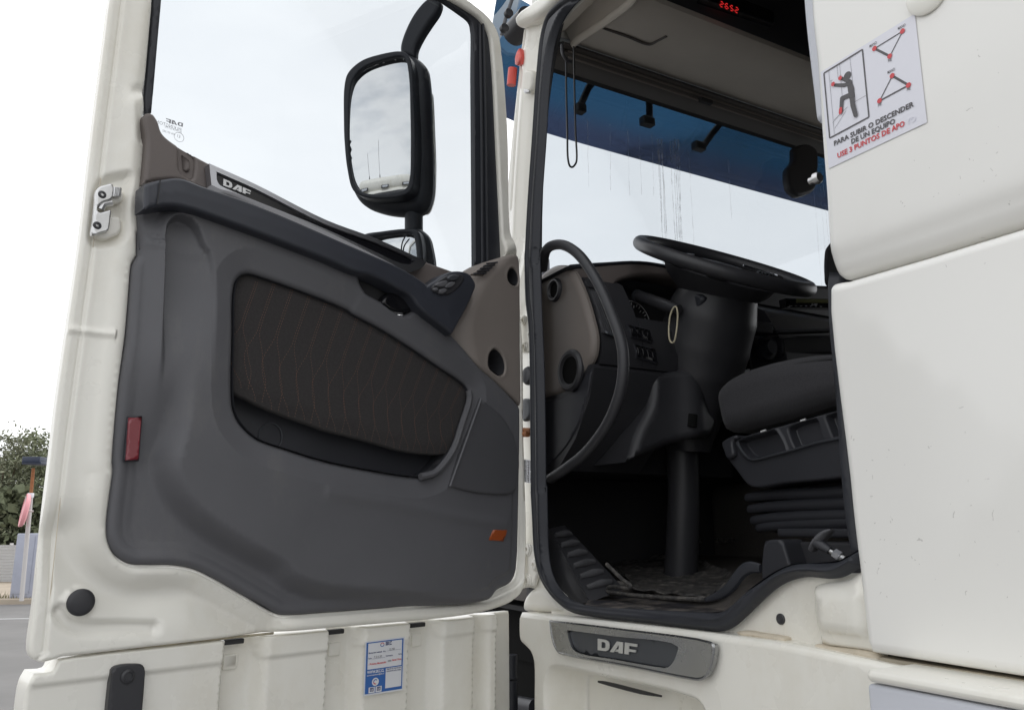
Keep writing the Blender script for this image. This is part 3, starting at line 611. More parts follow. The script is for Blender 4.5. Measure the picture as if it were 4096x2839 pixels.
mb = MB(); mb.relief(PD(.05), corner, [h1, h2], h_corner, .008, .010, .05, ds=.006, closeback=False); part('corner_trim', mb, M['brown'], None, door)
mb = MB()
for hh in (h1, h2):
    mb = MB()
    c = np.array(hh).mean(0); n = len(hh)
    vv = [PD(.052).w(u, v, -.004) for u, v in hh] + [PD(.052).w(c[0] + (u - c[0]) * .85, c[1] + (v - c[1]) * .85, -.05) for u, v in hh]
    mb.add(vv, [(k, (k + 1) % n, n + (k + 1) % n, n + k) for k in range(n)] + [tuple(range(n, 2 * n))]); part('air_duct', mb, M['black'], None, door)

pv = PD(.062); vent = quadmap(T(pv, ('J', (862, 285), (940, 290), (1026, 205), (960, 210))))
mb = MB()
fr_ = [vent(0, 0), vent(1, 0), vent(1, 1), vent(0, 1)]; mb.relief(PD(.050), curve([(*p, 1) for p in fr_]), [], None, .02, .003, .004)
for k in range(5):
    t = .1 + k * .19; a, b = vent(.08 + .0 * k, t), vent(.92, t + .06); mb.tube([PD(.054).w(*a), PD(.054).w(*b)], .0022, 6, m=1)
part('demister_vent', mb, [M['brown'], M['trimdark']], None, door)

# armrest band, pull handle, switch pod
Pa = PD(.075)
arm = curve(T(Pa, ('A', (928, 1172, 1), (1020, 1146), (1150, 1134), (1300, 1186), (1634, 1302)), ('J', (120, 103), (350, 205), (480, 268), (600, 347, 1), (650, 317), (700, 283), (740, 268), (800, 268), (843, 285), (878, 345), (862, 400), (830, 470), (790, 545), (742, 632, 1), (650, 560), (590, 515), (545, 470), (500, 410), (430, 370), (340, 320), (250, 285), (190, 274), (0, 192)), ('A', (1420, 1398), (1200, 1325), (1095, 1308), (922, 1330, 1))), 5)
mb = MB(); mb.relief(Pa, arm, [], lambda V: .004 * ss(sdloop(V, arm), 0, .05), .008, .0065, .045, ds=.006, closeback=False); part('armrest', mb, M['arm'], None, door)
mb = MB(); a, b = [PD(.0765).w(*p[:2], .002) for p in T(PD(.0765), ('A', (1020, 1148), (1000, 1308)))]
mb.tube([a, b], .0012, 6); part('armrest_joint', mb, M['deep'], None, door)
hp = curve(T(PD(.045), ('J', (196, 272), (225, 345), (340, 440), (430, 500), (540, 492), (560, 440), (480, 380), (330, 300))), 5)
mb = MB(); mb.relief(PD(.020), [(u, v) for u, v in hp], [], None, .02, 0, .004); part('handle_pocket', mb, M['deep'], None, door)
rel = curve(T(PD(.05), ('J', (345, 445), (355, 410), (385, 388), (430, 392), (500, 430), (528, 465), (520, 490), (440, 500))), 5)
mb = MB(); mb.relief(PD(.045), rel, [], None, .01, .008, .02, closeback=False); part('release_lever', mb, M['blackgloss'], None, door)
rg = curve(T(PD(.083), ('J', (625, 365), (660, 325), (720, 290), (790, 285), (812, 300), (800, 330), (750, 385), (715, 402), (680, 398))), 5)
mb = MB(); mb.relief(PD(.083), rg, [], None, .01, .003, .01, closeback=False); part('switch_bezel', mb, M['black'], None, door)
for nm, sh in (('mirror_knob', [(715, 305), (745, 288), (782, 296), (770, 316), (735, 322)]), ('window_switch', [(645, 345), (700, 322), (718, 330), (700, 355), (660, 358)]), ('window_switch', [(705, 345), (745, 328), (760, 335), (735, 362), (700, 362)]), ('window_switch', [(632, 370), (655, 362), (662, 372), (648, 385)]), ('window_switch', [(665, 378), (705, 368), (712, 378), (690, 398), (668, 394)])):
    mb = MB(); q = curve(T(PD(.088), ('J', *sh)), 4); mb.relief(PD(.088), q, [], None, .004, .003, .008, closeback=False); part(nm, mb, M['trim'] if nm == 'window_switch' else M['plated'], None, door)

# metal strip with the badge
Pm = PD(.050)
strip = curve(T(Pm, ('A', (1336, 1044, 1), (1634, 1178)), ('J', (0, -32), (300, 80), (590, 212, 1), (570, 240), (530, 262), (485, 272), (350, 205), (130, 95), (0, 33)), ('A', (1500, 1232), (1400, 1205), (1350, 1180, 1))), 5)
slot = curve(T(Pm, ('A', (1382, 1096, 1), (1634, 1208)), ('J', (0, -5), (300, 105), (524, 205, 1), (505, 225), (440, 222), (300, 160), (0, 22)), ('A', (1450, 1206), (1400, 1178), (1385, 1150))), 5)
mb = MB(); mb.relief(Pm, strip, [slot], None, .02, 0, .02, ds=.006, closeback=False); part('metal_strip', mb, M['chrome'], None, door)
mb = MB(); mb.relief(PD(.044), slot, [], None, .02, 0, .004); part('strip_inlay', mb, M['blackgloss'], None, door)
DAF = [[[(0, 0), (.62, 0), (.86, .12), (.94, .34), (.94, .68), (.84, .9), (.6, 1), (0, 1)], [(.30, .24), (.54, .24), (.64, .34), (.64, .68), (.54, .77), (.30, .77)]],
       [[(1.0, 0), (1.30, 0), (1.56, .56), (1.66, .56), (1.66, 0), (1.98, 0), (1.98, .74), (1.86, .95), (1.66, 1), (1.52, 1), (1.34, .9)]],
       [[(2.10, 0), (2.42, 0), (2.42, .26), (2.92, .26), (2.92, .48), (2.42, .48), (2.42, .76), (3.0, .76), (3.0, 1), (2.10, 1)]]]
DAF[1] = [[(.98, 0), (1.30, 0), (1.62, .66), (1.66, .66), (1.66, .30), (1.50, .30), (1.40, .09), (1.66, .09), (1.66, 0), (1.98, 0), (1.98, .99), (1.50, .99)]]
def badge(mb, pl, q4, m=0, h=.001, back=.001):
    f = quadmap(q4)
    for L_ in DAF:
        lo = [f(x / 3, y) for x, y in L_[0]]; ho = [[f(x / 3, y) for x, y in q] for q in L_[1:]]
        mb.relief(pl, lo, ho, lambda V: np.full(len(V), h), .5, 0, back, ds=.5, m=m)
mb = MB(); badge(mb, PD(.046), T(PD(.046), ('A', (1424, 1185), (1600, 1252), (1600, 1218), (1426, 1142)))); part('badge_letters', mb, M['letter'], None, door)

# window seals and glass
Pg = PD(-.012)
mb = MB()
sl_l = curve(T(Pg, ('A', (1037, -60, 1), (1034, 0), (1012, 250), (995, 450), (972, 716, 1), (925, 722, 1), (920, 640), (935, 470), (950, 300), (975, 0), (980, -60, 1))), 5)
mb.relief(Pg, sl_l, [], None, .012, .005, .014); part('window_seal', mb, M['rubber'], None, door); mb = MB()
sl_r = curve(T(Pg, ('W', (1560, -180, 1),), ('B', (1000, -20), (1120, 65), (1175, 110), (1187, 140), (1190, 400), (1198, 1420, 1), (1355, 1420, 1), (1322, 800), (1295, 300), (1275, 170), (1230, 100), (1130, 30), (1020, -40)), ('W', (1640, -180, 1),)), 5)
mb.relief(Pg, sl_r, [], lambda V: .0, .02, .004, .014)
part('window_seal', mb, M['rubber'], None, door)
mb = MB()
for a in ((1240, 120, 1262, 1420), (1222, 130, 1236, 1420)):
    mb.tube([PD(-.008).w(*p[:2]) for p in T(PD(-.008), ('B', (a[0], a[1]), ((a[0] + a[2]) / 2 + 2, 700), (a[2], a[3])))], .0035, 8)
part('seal_bead', mb, M['rubber'], None, door)
mb = MB(); gl = T(PD(-.03), ('W', (590, -420), (560, 560), (1000, 830), (1985, 1225), (1950, 400), (1915, 130), (1620, -180)))
mb.relief(PD(-.022), [(u, v) for u, v, _ in gl], [], None, .5, 0, .004, ds=.5); part('window_glass', mb, M['glass'], None, door)
mb = MB(); Pgl = PD(-.0215)
u, v = Pgl.at(*src('A', (1168, 815)))
u0, v0 = Pgl.at(*src('A', (1057, 785)))
badge(mb, Pgl, T(Pgl, ('A', (1166, 812), (1056, 782), (1060, 756), (1168, 788))), h=.0005, back=.0)
for s_, (x, y), sz in (('PILKINGTON', (1157, 842), .0095), ('AS2 M124 33T7M2', (1160, 852), .0048), ('43R 001582', (1118, 868), .0058), ('E1', (1150, 884), .0085)):
    u, v = Pgl.at(*src('A', (x, y))); textmesh(mb, s_, Pgl, u, v, sz, ang=0, h=.0006, ud=1, xs=.85)
u, v = Pgl.at(*src('A', (1142, 877))); mb.tube([Pgl.w(u + .009 * math.cos(t), v + .009 * math.sin(t), .0006) for t in np.linspace(0, 6.283, 25)[:-1]], .0004, 4, True)
part('glass_marking', mb, M['inkthin'], None, door)

# door hardware: latch, plug, reflectors
mb = MB(); Pl = PD(.016)
plate = curve(T(Pl, ('A', (618, 1215), (640, 1190), (700, 1172), (712, 1168), (725, 1180), (722, 1262), (705, 1275), (660, 1290), (630, 1315), (624, 1340), (640, 1355), (680, 1345), (712, 1340), (708, 1390), (700, 1450), (690, 1475), (660, 1482), (592, 1500), (600, 1400), (612, 1290))), 4)
mb.relief(Pl, plate, [], None, .008, .003, .012, closeback=False)
for c, a, b in (((725, 1200), (790, 1215), (790, 1270)), ((700, 1385), (770, 1385), (768, 1480))): pass
part('latch_plate', mb, M['steel'], None, door)
mb = MB(); q = curve(T(PD(.008), ('A', (640, 1215, 1), (770, 1205), (792, 1215), (790, 1275), (770, 1290), (640, 1300, 1), (640, 1380, 1), (760, 1378), (780, 1390), (772, 1485), (740, 1500), (680, 1520), (620, 1505, 1))), 4)
mb.relief(PD(.006), q, [], None, .01, .006, .02); part('latch_housing', mb, M['dirtypaint'], None, door)
mb = MB(); f_ = quadmap(T(PD(.012), ('A', (722, 1270), (765, 1265), (768, 1195), (722, 1190))))
for k in range(4): a = f_(.15 + .2 * k, .15); b = f_(.3 + .2 * k, .9); mb.tube([PD(.012).w(*a), PD(.012).w(*b)], .004, 6)
a = [PD(.008).w(*p[:2]) for p in T(PD(.008), ('A', (640, 1340), (660, 1305), (712, 1295)))]; mb.tube(a, .006, 8)
part('latch_pawl', mb, M['steel'], None, door)
for c in ((655, 1240), (624, 1437)):
    u, v = PD(.018).at(*src('A', c)); mb = MB(); mb.lathe(PD(.014).w(u, v), NN, [(.0068, 0), (.0068, .002), (.0052, .004), (.003, .0043), (.0028, .002), (0, .002)], 20); part('latch_bolt', mb, M['black'], None, door)
u, v = plugc; mb = MB(); mb.lathe(PD(.0).w(u, v), NN, [(.0205, 0), (.0205, .003), (.019, .005), (.014, .0065), (.007, .0075), (0, .008)], 40); part('rubber_plug', mb, M['black'], None, door)
def slabq(name, pl, q4, mt, back=.006, e=.002, hf=None, step=.01, parent=None):
    mb = MB(); mb.relief(pl, curve([(p[0], p[1], 1) for p in q4], 1), [], hf, step, e, back); return part(name, mb, mt, None, parent or door)
slabq('reflector', PD(.024), T(PD(.024), ('I', (186, 1228), (268, 1226), (248, 1497), (168, 1500))), M['refl_red'])
slabq('reflector_frame', PD(.020), T(PD(.020), ('I', (178, 1220), (272, 1218), (252, 1505), (160, 1507))), M['trimdark'], .012)
slabq('reflector', PD(.042), T(PD(.042), ('F', (1385, 664), (1460, 668), (1438, 727), (1363, 720))), M['refl_or'], .012)
slabq('reflector_frame', PD(.038), T(PD(.038), ('F', (1380, 660), (1466, 664), (1444, 733), (1358, 724))), M['trimdark'], .012)

# ---------------------------------------------------------------- ribbed lower skirt of the door
Pk = PD(-.012)
sk = curve(T(PD(-.036), ('E', (150, 1395, 1), (240, 1385), (260, 1350), (275, 1322, 1))) + T(Pk, ('E', (600, 1288)), ('F', (0, 1228), (600, 1172), (1200, 1120))) + T(PD(-.042), ('F', (1468, 1086, 1), (1472, 1600, 1), (1462, 2600, 1))) + T(PD(-.036), ('E', (20, 2700, 1), (95, 1596), (120, 1450))), 3)
edges = []
for (a, b) in ((('E', 250), ('E', 1150)), (('E', 1345), ('F', 530)), (('F', 690), ('F', 952)), (('F', 1100), ('F', 1290)), (('F', 1340), ('F', 1408))):
    pa = [Pk.at(*src(a[0], (a[1] - (60 if a[0] == 'E' and a[1] == 250 else 0), y)))[0] for y in (1300, 1590)]; pb = [Pk.at(*src(b[0], (b[1], y)))[0] for y in (1300, 1590)]
    edges.append((max(pa), min(pb)))
ztop = np.array(sorted([(p[0], p[1]) for p in T(Pk, ('E', (275, 1322), (600, 1288)), ('F', (0, 1228), (600, 1172), (1200, 1120), (1466, 1083)))]))
SKL = [([(x, 1.0), (x, 1.60)], (0,), False) for hi, lo in edges for x in [lo - .004 + .002 * q for q in range(8)] + [hi - .016 + .0025 * q for q in range(12)]] + [([tuple(q) for q in ztop], (-.046, -.042, -.038, -.034, -.030, .030, .034, .038, .042, .046), False)]
def h_sk(V):
    h = np.full(len(V), -.030); zt = np.interp(V[:, 0], ztop[:, 0], ztop[:, 1]); d = zt - V[:, 1]
    for k, (hi, lo) in enumerate(edges):
        hi2 = 2.0 if k == 0 else hi; g = ss(V[:, 0], lo - .004, lo + .010) * (1 - ss(V[:, 0], hi2 - .016, hi2 + .010)); h += .032 * g * ss(d, -.002, .004)
    h += .005 * (1 - ss(d, .034, .044)) * (h > -.02)
    return h
mb = MB(); mb.relief(Pk, sk, [], h_sk, .008, .006, .05, ds=.008, closeback=False); skirt = part('door_skirt', mb, M['paint'], 'ribbed lower door panel')
mb = MB()
for k, y in ((('E', 1195), 1240), (('F', 560), 1190), (('F', 985), 1155)):
    p = PD(-.03).at(*src(k[0], (k[1], y))); mb.box(lambda a, n_, z: dor(a, n_, z), (p[0] - .02, -.035, p[1] - .005), (p[0] + .02, -.022, p[1] + .004), .002); part('drain_slot', mb, M['deep'], None, skirt); mb = MB()

mb = MB()
for k, y0, y1 in ((('E', 1170), 1310, 1390), (('F', 550), 1250, 1320), (('F', 975), 1200, 1270), (('F', 1303), 1170, 1225), (('F', 15), 1310, 1380)):
    p = PD(-.035).at(*src(k[0], (k[1] + 14, y0))); q = PD(-.035).at(*src(k[0], (k[1] + 14, y1))); mb.box(lambda a, n_, z: dor(a, n_, z), (p[0] - .016, -.045, q[1]), (p[0] + .010, -.037, p[1]), .003); part('skirt_clip', mb, M['paint'], None, skirt); mb = MB()

q = T(PD(.006), ('E', (600, 1360), (735, 1358))); 
mb = MB(); pl_ = curve(T(PD(.006), ('E', (575, 1420), (580, 1385), (610, 1366), (700, 1358), (735, 1362), (749, 1385), (747, 1450), (735, 1596), (700, 1900, 1), (540, 1900, 1), (556, 1600))), 4)
mb.relief(PD(.006), pl_, [], None, .01, .003, .016); part('strap_plate', mb, M['black'], None, skirt)
u, v = PD(.008).at(*src('E', (660, 1423))); mb = MB(); mb.lathe(PD(.006).w(u, v), NN, [(.011, 0), (.011, .002), (.0095, .0035), (.007, .004), (.006, .002), (.003, .002), (0, .002)], 24); part('plate_screw', mb, M['black'], None, skirt)
# door bottom edge joint strip
mb = MB(); e_ = T(PD(-.01), ('E', (250, 1322), (700, 1276), (1417, 1200))) ; 
mb.tube([PD(-.016).w(*p[:2]) for p in e_], .0022, 6); part('joint_gap', mb, M['seam'], None, skirt)

# service sticker on the skirt
Pk2 = PD(-.0042); Sq = T(Pk2, ('F', (712, 1525), (918, 1492), (927, 1217), (722, 1243))); sq = quadmap(Sq)
wid = math.dist(Sq[0][:2], Sq[1][:2]); hei = math.dist(Sq[0][:2], Sq[3][:2]); sang = math.atan2(Sq[1][1] - Sq[0][1], -(Sq[1][0] - Sq[0][0]))
def on(pl, f, mb, x0, y0, x1, y1, m, h): mb.add([pl.w(*f(x0, y0), h), pl.w(*f(x1, y0), h), pl.w(*f(x1, y1), h), pl.w(*f(x0, y1), h)], [(0, 1, 2, 3)], m)
def txt(mb, s, pl, f, x0, x1, y, size, m, h, bold=0.0):
    """one line of lettering fitted between x0 and x1 of the quad f"""
    c = bpy.data.curves.new('t', 'FONT'); c.body = s; c.size = 1; c.offset = bold + .02; c.resolution_u = 2; size *= 1.2
    o = bpy.data.objects.new('t', c); COL.objects.link(o); bpy.context.view_layer.update(); me = o.to_mesh()
    xs = [q.co.x for q in me.vertices]; lo, hi = min(xs), max(xs)
    vv = [pl.w(*f(x0 + (q.co.x - lo) / (hi - lo) * (x1 - x0), y + q.co.y * size), h) for q in me.vertices]
    mb.add(vv, [tuple(p.vertices) for p in me.polygons], m); o.to_mesh_clear(); bpy.data.objects.remove(o); bpy.data.curves.remove(c)
mb = MB(); on(Pk2, sq, mb, 0, 0, 1, 1, 0, 0); on(Pk2, sq, mb, .035, .03, .965, .975, 1, .0004); on(Pk2, sq, mb, .075, .475, .925, .955, 0, .0008)
txt(mb, 'SKC', Pk2, sq, .50, .66, .885, .075, 3, .0012, .03)
for k in range(20):
    t0, t1 = k / 20 * 6.283, (k + 1) / 20 * 6.283; cx, cy = .42, .905
    v = [(cx + .05 * math.cos(t0), cy + .04 * math.sin(t0)), (cx + .05 * math.cos(t1), cy + .04 * math.sin(t1)), (cx + .034 * math.cos(t1), cy + .027 * math.sin(t1)), (cx + .034 * math.cos(t0), cy + .027 * math.sin(t0))]
    mb.add([Pk2.w(*sq(*p), .0012) for p in v], [(0, 1, 2, 3)], 1 if k > 8 else 2)
for s_, a, b, y, z, m_ in (('Mantención realizada', .09, .42, .765, .032, 3), ('Km.:', .45, .52, .765, .032, 3), ('Fecha:', .09, .17, .665, .032, 3), ('Horómetro:', .52, .70, .672, .032, 3), ('Horas', .84, .92, .675, .032, 3), ('/ Próxima Mantención', .10, .53, .555, .042, 2), ('Horas // Kms.', .68, .92, .575, .042, 2), ('12.780', .6, .74, .78, .045, 4), ('7.2.6.20', .22, .42, .675, .045, 4), ('3800', .57, .66, .57, .04, 4)):
    txt(mb, s_, Pk2, sq, a, b, y, z, m_, .0012, .01)
on(Pk2, sq, mb, .55, .775, .90, .779, 3, .0011); on(Pk2, sq, mb, .18, .66, .50, .664, 3, .0011)
txt(mb, 'WWW.SKC.CL', Pk2, sq, .07, .49, .40, .062, 0, .0009, .02); txt(mb, 'serviciosalcliente@skc.cl', Pk2, sq, .07, .49, .355, .032, 0, .0009)
on(Pk2, sq, mb, .53, .085, .935, .455, 0, .0008)
txt(mb, 'Agenda tu mantención', Pk2, sq, .55, .92, .425, .032, 3, .0012); txt(mb, 'escaneando este código', Pk2, sq, .55, .92, .385, .032, 3, .0012)
mb.add([Pk2.w(*sq(.28 + .085 * math.cos(t), .235 + .075 * math.sin(t)), .0009) for t in np.linspace(0, 6.283, 25)[:-1]], [tuple(range(24))], 0)
for k in range(14):
    t0, t1 = rad(40 + k * 18), rad(58 + k * 18); v = [(.28 + r_ * math.cos(t), .235 + r_ * .88 * math.sin(t)) for r_, t in ((.055, t0), (.055, t1), (.035, t1), (.035, t0))]; mb.add([Pk2.w(*sq(*p), .0013) for p in v], [(0, 1, 2, 3)], 1 if k < 8 else 2)
for x in (.12, .29):
    on(Pk2, sq, mb, x, .04, x + .15, .145, 0, .0009); on(Pk2, sq, mb, x + .03, .065, x + .12, .135, 3, .0012); txt(mb, 'LR', Pk2, sq, x + .045, x + .105, .078, .05, 0, .0016)
part('service_sticker', mb, [M['paper'], M['blue'], M['inkred'], M['navy'], M['inkthin']], 'blue and white maintenance sticker', skirt)

# ---------------------------------------------------------------- door mirrors (carried by the door's outer side)
_m = rad(196); MNv = Vector((math.sin(_m), math.cos(_m), -.06)).normalized(); MU = Vector((-math.cos(_m), math.sin(_m), 0)).normalized(); MV = MNv.cross(MU); MV = MV if MV.z > 0 else -MV
MO = Vector((-.345, 2.13, 2.8))
def PM(h=0.0): return Plane(MO + MNv * h, MU, MV, MNv)
mirror = None
hs = curve(T(PM(-.05), ('B', (500, 640), (510, 440), (545, 370), (620, 320), (720, 288), (815, 275), (870, 290), (918, 335), (935, 420), (948, 700), (955, 900), (948, 1040), (920, 1105), (880, 1128), (800, 1134), (690, 1120), (590, 1080), (540, 1020), (515, 900))), 5)
mb = MB(); mb.relief(PM(-.045), hs, [], None, .012, .035, .05)
mirror = part('side_mirror', mb, M['rubber'], 'tall main mirror outside the door window')
fr_o = curve(T(PM(0), ('B', (496, 640), (500, 450), (520, 385), (590, 322), (700, 285), (800, 271), (835, 285), (858, 340), (868, 500), (878, 700), (875, 900), (860, 1005), (820, 1038), (700, 1056), (600, 1045), (545, 1010), (515, 900), (500, 760))), 5)
fr_i = curve(T(PM(0), ('B', (525, 640), (531, 480), (550, 415), (600, 362), (700, 320), (795, 300), (822, 310), (842, 400), (850, 600), (852, 800), (846, 950), (828, 1000), (760, 1022), (660, 1032), (582, 1014), (548, 965), (530, 850))), 5)
mb = MB(); mb.relief(PM(0), fr_o, [fr_i], None, .006, .005, .05, ds=.006, closeback=False); part('mirror_frame', mb, M['rubber'], None, mirror)
mc = np.array([q[:2] for q in fr_i]).mean(0); RC = 1.5
mb = MB(); mb.relief(PM(-.010), fr_i, [], lambda V: -((V[:, 0] - mc[0]) ** 2 + (V[:, 1] - mc[1]) ** 2) / (2 * RC) + .008, .008, 0, .004, closeback=False); part('mirror_glass', mb, M['mirror'], None, mirror, 90)
mb = MB(); q = curve(T(PM(-.06), ('B', (945, 470), (957, 700), (962, 900), (952, 1040), (925, 1110), (905, 1118), (915, 1000), (935, 900), (935, 600))), 5)
mb.relief(PM(-.085), q, [], None, .02, .008, .02); part('mirror_cover', mb, M['paint'], None, mirror)
mb = MB(); q = curve(T(PM(-.07), ('B', (800, 290, 1), (800, 240), (830, 150), (880, 60), (940, -5), (985, -25), (1012, 10), (1000, 60), (960, 120), (915, 190), (882, 260), (878, 310, 1))), 5)
mb.relief(PM(-.065), q, [], None, .012, .014, .03); part('mirror_arm', mb, M['rubber'], None, mirror)
mb = MB(); a, b = T(PM(-.08), ('B', (868, 1090), (868, 1260))); mb.tube([PM(-.085).w(a[0], a[1]), PM(-.085).w(b[0], b[1])], .027, 16); part('mirror_post', mb, M['rubber'], None, mirror)
# brackets that carry the mirrors from the door frame
mb = MB(); a = T(PM(-.08), ('B', (985, 20)))[0]; p0 = PM(-.08).w(a[0], a[1]); mb.tube(curve3([p0, p0 + Vector((.05, .0, .14)), p0 + Vector((.12, -.06, .30)), dor(.30, -.06, 3.35)]), .02, 10); part('mirror_bracket', mb, M['rubber'], None, mirror)
lh = curve(T(PM(-.05), ('B', (606, 1246), (700, 1228), (830, 1214), (905, 1218), (942, 1255), (960, 1320), (972, 1400), (968, 1560), (930, 1640), (700, 1650), (590, 1600), (560, 1400), (570, 1290))), 5)
mb = MB(); mb.relief(PM(-.03), lh, [], None, .012, .03, .05); lm = part('side_mirror', mb, M['rubber'], 'low wide angle mirror half hidden by the door belt')
li = curve(T(PM(0), ('B', (640, 1268), (740, 1248), (858, 1243), (872, 1275), (882, 1360), (885, 1500), (860, 1590), (700, 1600), (620, 1560), (600, 1400), (605, 1300))), 5)
lo_ = curve(T(PM(0), ('B', (605, 1248), (700, 1228), (830, 1214), (885, 1222), (905, 1270), (915, 1360), (915, 1520), (890, 1620), (700, 1630), (595, 1590), (565, 1400), (575, 1290))), 5)
mb = MB(); mb.relief(PM(0), lo_, [li], None, .01, .008, .04, ds=.008, closeback=False); part('mirror_frame', mb, M['rubber'], None, lm)
mc2 = np.array([q[:2] for q in li]).mean(0)
mb = MB(); mb.relief(PM(-.008), li, [], lambda V: -((V[:, 0] - mc2[0]) ** 2 + (V[:, 1] - mc2[1]) ** 2) / .8, .008, 0, .004, closeback=False); part('mirror_glass', mb, M['mirror'], None, lm, 90)
mb = MB(); mb.tube([PM(-.003).w(*p[:2]) for p in curve(T(PM(0), ('B', (830, 1245), (808, 1290), (802, 1350), (808, 1500))), 5, False)], .0022, 6); part('glass_divider', mb, M['rubber'], None, lm)

# ---------------------------------------------------------------- A-pillar and white body round the opening
pil = curve(T(PS(0), ('C', (300, -120, 1), (190, -10), (120, 60), (108, 150), (85, 330), (55, 600), (35, 800), (10, 1100), (-5, 1400)), ('W', (1990, 1300), (2000, 1700), (2010, 2100)), ('G', (20, 500), (40, 640), (90, 700, 1), (140, 690), (330, 760, 1), (440, 838, 1), (405, 815), (322, 727), (264, 620), (241, 480), (229, 250), (222, 60)), ('H', (60, 1300), (55, 900), (50, 600), (40, 400), (28, 150)), ('C', (165, 1300), (184, 900), (205, 600), (230, 350), (258, 190), (315, 90), (420, -20), (520, -120, 1))), 5)
l1 = curve(T(PS(0), ('C', (140, 150), (118, 400), (95, 700), (70, 1100), (65, 1596)), ('J', (1215, 0), (1195, 500), (1195, 1100))), 6, False)
l2 = curve(T(PS(0), ('C', (120, 160), (92, 400), (70, 700), (45, 1100))), 6, False)
def h_pil(V):
    return -.006 * gs(dline(V, l2), .006) + .008 * gs(dline(V, l1), .03)
mb = MB(); mb.relief(PS(.012), pil, [], h_pil, .010, .006, .010, ds=.010, lines=[(l2, (-.012, -.008, -.004, 0, .004, .008, .012), False)]); pillar = part('front_pillar', mb, M['paint'])
mb = MB(); q = curve(T(PS(-.02), ('C', (92, 140), (88, 100), (110, 65), (170, 20), (250, -40), (360, -120), (420, -120), (330, -30), (270, 40), (200, 95), (130, 125))), 5)
mb.relief(PS(-.03), q, [], None, .012, .02, .05); part('roof_gutter', mb, M['paint'], None, pillar)
mb = MB(); q = curve(T(PS(0), ('C', (143, 382), (160, 376), (180, 384), (176, 470), (165, 492), (140, 488))), 5); mb.relief(PS(-.008), q, [], None, .008, .008, .02); part('pillar_clip', mb, M['paint'], None, pillar)
mb = MB(); q = curve(T(PS(0), ('C', (140, 478), (167, 486), (165, 498), (140, 498))), 4); mb.relief(PS(-.010), q, [], None, .008, .003, .01); part('clip_foot', mb, M['steel'], None, pillar)
def hinge(zm, q4, bolts, r=.011):
    mb = MB(); mb.relief(PS(-.002), curve(T(PS(-.002), (zm, *q4)), 2), [], None, .01, .003, .01); o = part('hinge_plate', mb, M['dirtypaint'], None, pillar)
    for c in bolts:
        u, v = PS(-.004).at(*src(zm, c)); mb = MB(); mb.lathe(PS(-.002).w(u, v), -I, [(r * 1.3, 0), (r * 1.3, .002), (r, .003), (r, .006), (r * .5, .007), (r * .45, .002), (0, .002)], 18); part('hinge_bolt', mb, M['dirtypaint'], None, pillar)
hinge('J', [(1120, 528, 1), (1180, 530, 1), (1203, 570, 1), (1200, 690, 1), (1185, 738, 1), (1120, 738, 1)], [(1153, 553), (1158, 706), (1192, 636)], .010)
hinge('G', [(120, 425, 1), (195, 428, 1), (225, 520, 1), (228, 600, 1), (200, 682, 1), (120, 680, 1)], [(170, 455), (170, 647), (212, 551)], .012)
u, v = PS(-.004).at(*src('J', (1172, 873))); mb = MB(); mb.lathe(PS(.004).w(u, v), -I, [(.024, 0), (.024, .006), (.020, .012), (.010, .014), (0, .014)], 24); part('pillar_plug', mb, M['rubber'], None, pillar)
mb = MB(); q = curve(T(PS(0), ('J', (1146, 1015), (1175, 1008), (1190, 1030), (1192, 1100), (1178, 1130), (1150, 1135))), 5); mb.relief(PS(-.004), q, [], None, .01, .006, .01); part('check_cover', mb, M['plated'], None, pillar)
mb = MB(); a = T(PS(0), ('J', (1145, 1190), (1212, 1192))); mb.tube([PS(-.008).w(*p[:2]) for p in a], .006, 8)
a = T(PS(0), ('J', (1160, 1212), (1195, 1212))); mb.tube([PS(-.008).w(*p[:2]) for p in a], .008, 8); part('door_check', mb, M['rust'], None, pillar)
ql = T(PS(-.001), ('J', (1163, 1490), (1163, 1357), (1214, 1365), (1214, 1500))); lf = quadmap(ql); Pla = PS(-.0065)
mb = MB(); on(Pla, lf, mb, 0, 0, 1, 1, 0, 0)
for s_, y, z in (('N8297 ||||||||||', .78, .13), ('H3279WHTE', .48, .22), ('DAFCODE# 0001706', .25, .13), ('DAFORDER# 66796B', .08, .12)): txt(mb, s_, Pla, lf, .03, .97, y, z, 1, .0006, .02)
part('paint_code_sticker', mb, [M['paper'], M['ink']], None, pillar)
# black lamp bracket, visor end clips
mb = MB(); b0 = T(PS(-.02), ('C', (60, 140)))[0]; pp = PS(-.02).w(b0[0], b0[1])
a = T(PS(-.05), ('C', (70, -20), (30, 100), (8, 190))); mb.tube([PS(-.05).w(*p[:2]) for p in a], .012, 6, flat=.3)
lb = part('lamp_bracket', mb, M['rubber'])
mb = MB(); a, b = T(PS(-.01), ('C', (60, 130), (110, 165))); mb.lathe(PS(.02).w(a[0] - .0, a[1]), R, [(.0, -.04), (.036, -.04), (.036, .05), (0, .05)], 20); part('bracket_block', mb, M['black'], None, lb)
for c in ((35, 60), (12, 140)):
    u, v = PS(-.06).at(*src('C', c)); mb = MB(); mb.lathe(PS(-.05).w(u, v), -R, [(.012, 0), (.012, .014), (.008, .018), (0, .018)], 12); part('bracket_bolt', mb, M['black'], None, lb)

